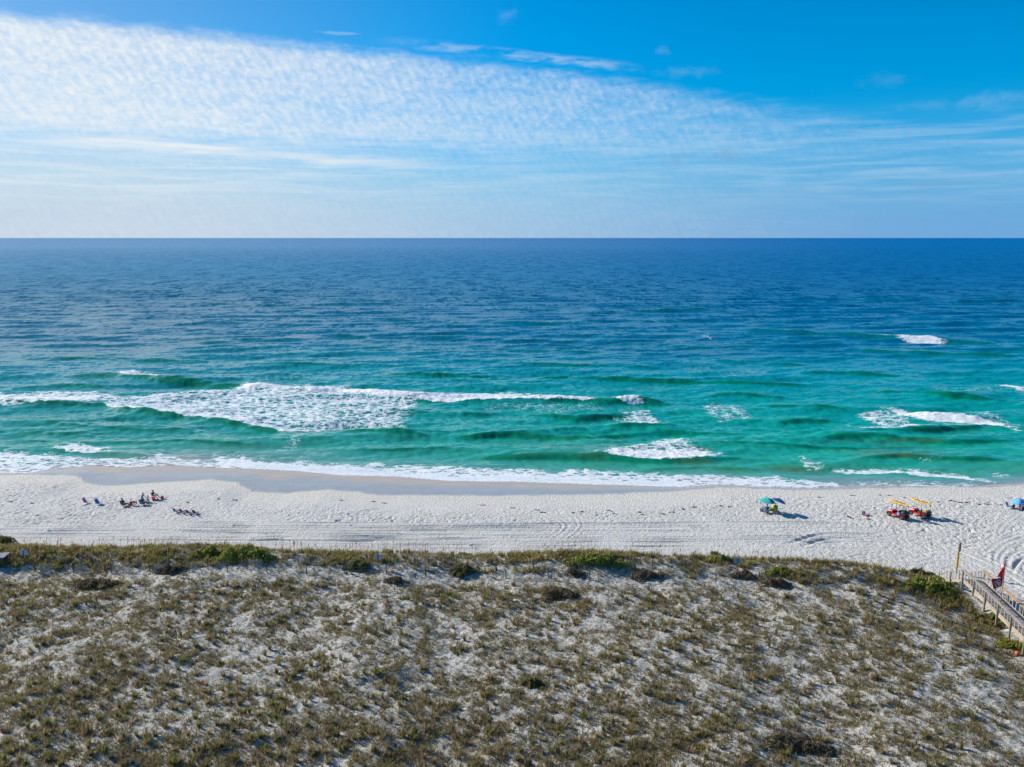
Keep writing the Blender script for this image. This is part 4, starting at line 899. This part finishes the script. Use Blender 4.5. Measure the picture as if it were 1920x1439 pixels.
# pink float / folded chair
low_chair(hit(163,944), R(78), 'pink', 'palepink', 'low pink beach chair farthest left on the sand', w=.5)
SITA = sit()
c0 = hit(233,949); low_chair(c0, R(100), 'dark', 'red', 'dark beach chair with red seat edge, left of the crouching person')
person((c0[0], c0[1], c0[2]), R(100), sit(.45, .12, seat=.17), 'person sitting back in the dark beach chair with hair tied up', 'skin', 'dark', 'red', long_hair=False)
person(hit(252,948), R(95), crawl(), 'person on hands and knees in orange red beachwear', 'skin2', 'orange', 'red')
person(hit(268,940), R(70), kneel(.1), 'kneeling person in light blue top with long dark hair', 'skin', 'sky', 'palepink', long_hair=True, scale=.95)
person(hit(278,941), R(75), kneel(.05, (.15,-.35,.5)), 'small child in pale top kneeling between the blue shirt and the maroon shirt', 'skin', 'white', 'orange', scale=.72)
person(hit(286,936), R(80), sit(-.25, .30, (.30,-.62,.35), seat=.22, legs=.48, spread=.2), 'person in maroon top leaning forward over stretched out dark legs', 'skin', 'maroon', 'palepink', scale=1.12)
def bucket(px, py, label, s=1.0):
    r = empty('sand_bucket', hit(px, py), random.uniform(0, 3), label, 'bucket')
    MB().tube((0, 0, 0), (0, 0, .30 * s), .14 * s, .19 * s, 16).build('pail', M['red'], r); MB().path([(-.19 * s, 0, .3 * s), (-.14 * s, 0, .42 * s), (0, 0, .48 * s), (.14 * s, 0, .42 * s), (.19 * s, 0, .3 * s)], .012, 6).build('handle', M['white'], r)
bucket(288, 938.5, 'red sand bucket beside the knees of the person in maroon', 1.25); bucket(304.5, 935.5, 'red sand bucket standing out right of the group', 1.2)
c1 = hit(269,947); low_chair(c1, R(88), 'teal', 'crimson', 'beach chair with teal back and crimson seat')
person(c1, R(88), sit(.35, .16, seat=.17), 'person in blue sitting in the teal and crimson chair, legs stretched to the right', 'skin', 'deep', 'crimson')
x, y, z = hit(276, 944); r = empty('beach_bag', (x, y, z), .3, 'pale yellow beach bag beside the teal chair', 'bag'); MB().box((0, 0, .16), (.38, .2, .32)).build('pouch', M['cream'], r, bevel=.05); MB().path([(-.12, 0, .3), (-.08, 0, .5), (.08, 0, .5), (.12, 0, .3)], .012).build('strap', M['tan'], r)

# ------------------------------------------------------------ umbrellas
def umbrella(loc, rz, tilt, cols, label, rad=1.0, hgt=2.0, n=8, valance=None):
    r = empty('beach_umbrella', loc, rz, label, 'umbrella')
    MB().tube((0, 0, -.2), (0, 0, hgt * .62), .02, .02, 8).build('pole', M['white'], r)
    T = Matrix.Translation((0, 0, hgt * .62)) @ Matrix.Rotation(tilt, 4, 'Y'); hp = T @ Vector((0, 0, hgt * .38))
    MB().tube((0, 0, hgt * .62), hp, .018, .018, 8).build('upper_pole', M['white'], r)
    for c_ in sorted(set(cols)):
        mb = MB()
        for k in range(n):
            if cols[k % len(cols)] != c_: continue
            a0, a1 = 2 * PI * k / n, 2 * PI * (k + 1) / n; nr = 6
            vs = []
            for i in range(nr + 1):
                t = i / nr; rr = rad * t; zz = hgt * .38 - .44 * rad * t ** 1.5
                for j in range(5):
                    a = a0 + (a1 - a0) * j / 4; sag = 1 - .05 * t * math.sin(PI * j / 4); vs.append(T @ Vector((rr * sag * math.cos(a), rr * sag * math.sin(a), zz - .0 * t)))
            fs = [(i * 5 + j, i * 5 + j + 1, (i + 1) * 5 + j + 1, (i + 1) * 5 + j) for i in range(nr) for j in range(4)]
            vs2 = [T @ Vector((rad * (1 - .05 * math.sin(PI * j / 4)) * math.cos(a0 + (a1 - a0) * j / 4), rad * (1 - .05 * math.sin(PI * j / 4)) * math.sin(a0 + (a1 - a0) * j / 4), hgt * .38 - .44 * rad - .09)) for j in range(5)]
            k0 = len(vs); vs += vs2; fs += [(nr * 5 + j, nr * 5 + j + 1, k0 + j + 1, k0 + j) for j in range(4)]
            mb.add(vs, fs)
        o = mb.build('canopy', M[c_], r, smooth=False); so_ = o.modifiers.new('thickness', 'SOLIDIFY'); so_.thickness = .006
    mb = MB()
    for k in range(n):
        a = 2 * PI * k / n; mb.tube(hp - (hp - Vector((0, 0, hgt * .62))).normalized() * .02, T @ Vector((rad * .97 * math.cos(a), rad * .97 * math.sin(a), hgt * .38 - .44 * rad - .01)), .007, .007, 4)
    mb.build('ribs', M['grey_metal'], r); b = MB(); b.ball(hp + Vector((0, 0, .04)), .035, 8, 6); b.build('finial', M['white'], r)
x, y, z = hit(1436, 961); umbrella((x + .05, y, z), .2, R(6), ['teal','teal_l','teal','teal'], 'bright teal beach umbrella beside the darker blue one', 1.0, 1.98)
x, y, z = hit(1457, 962); umbrella((x, y, z), .5, R(24), ['deep','mid','deep','deep'], 'tilted dark blue beach umbrella right of the teal one', .95, 1.98)
c2 = hit(1437, 962); low_chair(c2, R(35), 'teal', 'teal', 'teal beach chair under the teal umbrella'); person(c2, R(-35), sit(.35, .2, seat=.17), 'person with dark hair sitting in the teal chair under the umbrella', 'skin', 'deep', 'blue')
c3 = hit(1453.5, 960); low_chair(c3, R(-25), 'green', 'green', 'olive green beach chair under the blue umbrella'); bpy.data.objects[-1] if False else None
person(c3, R(-25), sit(.3, .2, seat=.17), 'person with black hair sitting in the olive green chair', 'skin', 'green', 'dark')
for o in list(C.objects):
    if o.get('label', '') in ('teal beach chair under the teal umbrella',): o.rotation_euler.z = R(-35)
x, y, z = hit(1444, 956.5)
r = empty('inflatable_ring', (x, y, z), .3, 'bright lime yellow inflatable float lying between the two umbrella chairs', 'float'); mb = MB()
for i in range(20):
    a0, a1 = 2 * PI * i / 20, 2 * PI * (i + 1) / 20; mb.tube((.40 * math.cos(a0), .28 * math.sin(a0), .30), (.40 * math.cos(a1), .28 * math.sin(a1), .30), .13, .13, 10); mb.ball((.40 * math.cos(a1), .28 * math.sin(a1), .30), .13, 10, 6)
mb.build('tube_ring', M['lime'], r, smooth=True); MB().box((0, 0, .26), (.55, .4, .05)).build('floor_sheet', M['yellow'], r)
r = empty('cool_box', (x, y - .02, z), .3, 'dark cool box under the lime float', 'cool box'); MB().box((0, 0, .07), (.6, .4, .14)).build('box_body', M['navy'], r, bevel=.02); MB().box((0, 0, .155), (.62, .42, .03)).build('lid', M['white'], r)
def basket(px, py, label, m_, w_, h_, name='picnic_basket', cat='basket'):
    r = empty(name, hit(px, py), random.uniform(-.4, .4), label, cat)
    MB().tube((0, 0, 0), (0, 0, h_), w_ * .42, w_ * .5, 18).build('basket_body', M[m_], r); MB().tube((0, 0, h_), (0, 0, h_ + .03), w_ * .52, w_ * .52, 18).build('rim_band', M['brown'], r)
    MB().path([(-w_ * .5, 0, h_), (-w_ * .3, 0, h_ + .18), (w_ * .3, 0, h_ + .18), (w_ * .5, 0, h_)], .014).build('handle', M['brown'], r)
def tote(px, py, label, m_, w_, h_):
    r = empty('beach_bag', hit(px, py), random.uniform(-.5, .5), label, 'bag'); b = MB(); b.add([(-w_/2,-.1,0),(w_/2,-.1,0),(w_/2,.1,0),(-w_/2,.1,0),(-w_*.55,-.05,h_),(w_*.55,-.05,h_),(w_*.55,.05,h_),(-w_*.55,.05,h_)], [(0,3,2,1),(4,5,6,7),(0,1,5,4),(1,2,6,5),(2,3,7,6),(3,0,4,7)])
    b.build('pouch', M[m_], r, bevel=.03); MB().path([(-w_*.3, 0, h_), (-w_*.2, 0, h_+.16), (w_*.2, 0, h_+.16), (w_*.3, 0, h_)], .012).build('strap', M['brown'], r)
basket(1452, 963, 'round wicker basket in front of the olive green chair', 'wicker', .55, .34)
tote(1439.2, 961.5, 'tan canvas bag between the teal chair and the lime float', 'tan', .32, .55); tote(1426, 959, 'brown and cream beach bag at the left end of the umbrella camp', 'cream', .42, .42)
tote(1431, 956, 'small pale pink bag left of the teal chair', 'palepink', .34, .34); tote(1431.5, 960.5, 'flat blue bag between the cream bag and the teal chair', 'blue', .5, .26)
# shovel at left of umbrella
x, y, z = hit(1426, 944); r = empty('toy_spade', (x, y, z), R(170), 'dark toy spade lying left of the teal umbrella', 'spade'); MB().ball((0, 0, .05), (.13, .11, .06), 10, 6).build('blade', M['dark'], r); MB().tube((.1, 0, .06), (.65, 0, .04), .018, .018, 6).build('shaft', M['tan'], r)

# towels and gear left of the buggies
x, y, z = hit(1619, 966); r = empty('beach_backpack', (x, y, z), .4, 'black and pink backpack dropped on the sand left of the buggies', 'backpack')
MB().box((0, 0, .24), (.38, .28, .48)).build('main_pocket', M['dark'], r, bevel=.07); MB().box((-.05, -.17, .26), (.24, .07, .3)).build('front_pocket', M['pink'], r, bevel=.03); MB().path([(.15, 0, .4), (.42, -.05, .12), (.75, -.1, .05)], .035, 8).build('strap', M['navy'], r)
x, y, z = hit(1630, 966.5); r = empty('drink_cup', (x, y, z), 0, 'cream coloured cup beside the black and pink backpack', 'cup'); MB().tube((0, 0, 0), (0, 0, .2), .07, .1, 12).build('cup_body', M['cream'], r); MB().tube((0, 0, .2), (0, 0, .215), .105, .1, 12).build('lid', M['tan'], r)
def sandals(px, py, label, m_, s, rz):
    r = empty('towel_bundle', hit(px, py), rz, label, 'towel'); b = MB(); b.tube((-.26 * s, 0, .09), (.26 * s, 0, .09), .09, .1, 12); b.build('rolled_towel', M[m_], r, smooth=False); b = MB(); b.tube((-.1 * s, 0, .09), (-.07 * s, 0, .09), .11, .11, 12); b.tube((.1 * s, 0, .09), (.13 * s, 0, .09), .112, .112, 12); b.build('band', M['dark'], r)
sandals(1592, 971, 'dark red rolled towel, leftmost item near the backpack', 'crimson', 1.0, -.5); sandals(1628.5, 975, 'reddish brown rolled towel in front of the backpack', 'orange', .9, -.55)

# ------------------------------------------------------------ beach patrol buggies
def wheel(parent, x, y, s=.31, w_=.26):
    t = MB(); n = 22
    prof = [(-w_ / 2, s * .62), (-w_ / 2, s * .9), (-w_ / 3, s), (w_ / 3, s), (w_ / 2, s * .9), (w_ / 2, s * .62)]
    vs = [(px_, rr * math.cos(2 * PI * i / n), rr * math.sin(2 * PI * i / n) + 0) for px_, rr in prof for i in range(n)]
    fs = [(a * n + i, a * n + (i + 1) % n, (a + 1) * n + (i + 1) % n, (a + 1) * n + i) for a in range(5) for i in range(n)]
    t.add(vs, fs)
    for i in range(n):
        a = 2 * PI * (i + .25) / n
        t.box((0, (s + .004) * math.cos(a), (s + .004) * math.sin(a)), (w_ * .8, .03, .03), Matrix.Rotation(a, 3, 'X'))
    wh = bpy.data.objects.new('wheel', None); C.objects.link(wh); wh.parent = parent; wh.location = (x, y, s); wh.empty_display_size = .1
    t.build('tyre', M['black'], wh)
    q = MB(); q.tube((-w_ * .3, 0, 0), (w_ * .3, 0, 0), s * .62, s * .62, 18); q.tube((-w_ * .4, 0, 0), (w_ * .4, 0, 0), s * .2, s * .2, 10); q.build('rim', M['rim'], wh)
def buggy(loc, rz, label, gold):
    r = empty('beach_buggy', loc, rz, label, 'buggy', 'red lifeguard buggies parked side by side')   # front towards +Y
    for x in (-.58, .58):
        for y in (-.95, .95): wheel(r, x, y)
    b = MB(); b.box((0, 0, .42), (.8, 2.3, .12)); b.box((0, .0, .50), (.95, .55, .05)); b.tube((-.5, .95, .31), (.5, .95, .31), .04); b.tube((-.5, -.95, .31), (.5, -.95, .31), .04); b.build('chassis', M['dark'], r)
    b = MB(); b.add([(-.5,.55,.5),(.5,.55,.5),(.5,1.35,.48),(-.5,1.35,.48),(-.42,.6,.95),(.42,.6,.95),(.34,1.25,.78),(-.34,1.25,.78)], [(0,3,2,1),(4,5,6,7),(0,1,5,4),(1,2,6,5),(2,3,7,6),(3,0,4,7)]); b.build('hood', M['red'], r, bevel=.05)
    for s_ in (-1, 1):
        for y in (-.95, .95):
            f = MB(); n = 8
            for i in range(n):
                a0, a1 = PI * i / n, PI * (i + 1) / n; f.add([(s_ * .42, y + .42 * math.cos(a0), .36 + .38 * math.sin(a0)), (s_ * .76, y + .42 * math.cos(a0), .36 + .38 * math.sin(a0)), (s_ * .76, y + .42 * math.cos(a1), .36 + .38 * math.sin(a1)), (s_ * .42, y + .42 * math.cos(a1), .36 + .38 * math.sin(a1))], [(0,1,2,3)])
            o = f.build('fender', M['red'], r); md = o.modifiers.new('t', 'SOLIDIFY'); md.thickness = .03
        b = MB(); b.box((s_ * .60, 0, .52), (.22, 1.0, .2)); b.build('side_panel', M['red'], r, bevel=.03)
        hl = MB().ball((s_ * .24, 1.31, .66), (.07, .04, .06), 10, 6).build('headlight', M['white'], r)
    MB().box((0, -.12, .68), (.85, .5, .16)).build('seat', M['dark'], r, bevel=.05); MB().box((0, -.42, .95), (.85, .12, .5), Matrix.Rotation(R(-10), 3, 'X')).build('seat_back', M['dark'], r, bevel=.04)
    b = MB(); [b.tube((-.2 + .16 * math.cos(2*PI*i/14), .42 + .06 * math.sin(2*PI*i/14), 1.0 + .15 * math.sin(2*PI*i/14)), (-.2 + .16 * math.cos(2*PI*(i+1)/14), .42 + .06 * math.sin(2*PI*(i+1)/14), 1.0 + .15 * math.sin(2*PI*(i+1)/14)), .016, n=6) for i in range(14)]; b.tube((-.2, .42, 1.0), (-.2, .62, .85), .018); b.build('steering_wheel', M['dark'], r)
    b = MB(); b.add([(-.55,-1.4,.72),(.55,-1.4,.72),(.55,-.52,.72),(-.55,-.52,.72),(-.6,-1.5,1.02),(.6,-1.5,1.02),(.6,-.5,1.02),(-.6,-.5,1.02)], [(0,3,2,1),(0,1,5,4),(1,2,6,5),(2,3,7,6),(3,0,4,7)]); o = b.build('cargo_bed', M['dark'], r); md = o.modifiers.new('t', 'SOLIDIFY'); md.thickness = .04
    b = MB()
    for s_ in (-1, 1):
        b.path([(s_ * .5, .75, .9), (s_ * .46, .62, 2.05), (s_ * .46, -1.2, 2.05), (s_ * .5, -1.3, .9)], .024, 8); b.tube((s_ * .5, -.48, .8), (s_ * .46, -.45, 2.05), .024)
    for y in (.62, -.45, -1.2): b.tube((-.46, y, 2.05), (.46, y, 2.05), .022)
    b.build('rack_frame', M['grey_metal'] if gold else M['dark'], r)
    r.scale = (.88, .88, .88); return r
def board(loc, rz, label):
    r = empty('rescue_board', loc, rz, label, 'rescue board', 'yellow rescue boards carried on the buggies')
    n, mm = 24, 12; vs, fs = [], []
    for i in range(n + 1):
        t = i / n; yy = -1.62 + 3.24 * t; w_ = .33 * (1 - abs(2 * t - 1) ** 2.6) ** .6 + .004; th = .085 * (1 - abs(2 * t - 1) ** 3) ** .5 + .004; zc = .12 * (abs(2 * t - 1) ** 3)
        for j in range(mm):
            a = 2 * PI * j / mm; vs.append((w_ * math.cos(a), yy, zc + th * math.sin(a)))
    for i in range(n):
        for j in range(mm): fs.append((i * mm + j, i * mm + (j + 1) % mm, (i + 1) * mm + (j + 1) % mm, (i + 1) * mm + j))
    fs += [tuple(range(mm)), tuple(range(n * mm, (n + 1) * mm))]
    MB().add(vs, fs).build('hull', M['yellow'], r, smooth=True)
    MB().box((0, -.1, .095), (.34, 1.5, .02)).build('deck_pad', M['orange'], r, bevel=.008)
    MB().add([(-.012,-1.35,-.05),(.012,-1.35,-.05),(.012,-1.1,-.08),(-.012,-1.1,-.08),(0,-1.42,-.26)], [(0,1,4),(1,2,4),(2,3,4),(3,0,4),(0,3,2,1)]).build('fin', M['dark'], r)
    b = MB(); [b.path([(s_ * .30, y, .06), (s_ * .345, y + .12, .1), (s_ * .30, y + .24, .06)], .012) for s_ in (-1, 1) for y in (-.7, -.1, .5)]; b.build('grab_handle', M['dark'], r)
HB = R(27)
b1 = hit(1683, 970); b2 = hit(1724, 968)
buggy(b1, HB, 'red lifeguard buggy on the left carrying black gear and a blue bag', 0); buggy(b2, HB, 'red lifeguard buggy on the right with a golden box in its rear bed', 1)
for (q, lb) in ((b1, 'yellow rescue board lying on the rack of the left buggy'), (b2, 'yellow rescue board lying on the rack of the right buggy')):
    o_ = board((q[0] - math.sin(HB) * -.02, q[1], q[2] + 1.90), HB, lb)
def on_bug(q, lx, ly, lz):
    lx, ly, lz = lx * .88, ly * .88, lz * .88
    return (q[0] + lx * math.cos(HB) - ly * math.sin(HB), q[1] + lx * math.sin(HB) + ly * math.cos(HB), q[2] + lz)
r = empty('storage_box', on_bug(b2, 0, -.95, .74), HB, 'golden yellow box standing in the bed of the right buggy', 'box'); MB().box((0, 0, .26), (.75, .6, .5)).build('box_body', M['gold'], r, bevel=.02); MB().box((0, 0, .54), (.8, .64, .06)).build('lid', M['white'], r, bevel=.01); MB().box((0, -.31, .3), (.2, .03, .05)).build('latch', M['brown'], r)
r = empty('gear_bag', on_bug(b1, .05, -1.0, .74), HB, 'black gear bag filling the bed of the left buggy', 'bag'); MB().ball((0, 0, .24), (.52, .42, .26), 14, 8, .06).build('sack', M['dark'], r, smooth=True); MB().path([(-.3, 0, .45), (0, 0, .62), (.3, 0, .45)], .025).build('strap', M['navy'], r)
r = empty('blue_bag', on_bug(b1, -.62, -.55, .62), HB, 'small blue bag hanging at the side of the left buggy', 'bag'); MB().box((0, 0, .15), (.22, .34, .34)).build('pouch', M['sky'], r, bevel=.05); MB().path([(0, -.1, .32), (0, 0, .42), (0, .1, .32)], .014).build('strap', M['dark'], r)

# ------------------------------------------------------------ group at the right edge
x, y, z = hit(1911, 951); umbrella((x, y, z), .1, R(-8), ['sky','mid','blue','sky'], 'blue beach umbrella cut by the right edge of the view', 1.0, 1.15)
low_chair(hit(1893, 953), R(35), 'mid', 'sky', 'blue beach chair left of the blue umbrella at the right edge')
tote(1900, 952, 'dark green bag behind the blue chair at the right edge', 'dark', .36, .4)
person(hit(1912, 954), R(-30), sit(.2, .28, seat=.14), 'person sitting on the sand below the blue umbrella at the right edge', 'skin2', None, 'navy')
person(hit(1921, 953), R(10), stand(), 'person in a red swimsuit standing at the right edge', 'skin2', 'red', 'red', scale=.98)
r = empty('beach_towel', hit(1918, 956), R(15), 'dark blue towel spread on the sand at the right edge', 'towel'); MB().box((0, 0, .03), (1.5, .8, .03)).build('towel_cloth', M['navy'], r); 

# ------------------------------------------------------------ render settings
S.render.engine = 'CYCLES'
S.render.resolution_x = 1024; S.render.resolution_y = 767
S.view_settings.view_transform = 'Standard'; S.view_settings.look = 'None'; S.view_settings.gamma = 1; S.view_settings.exposure = .3
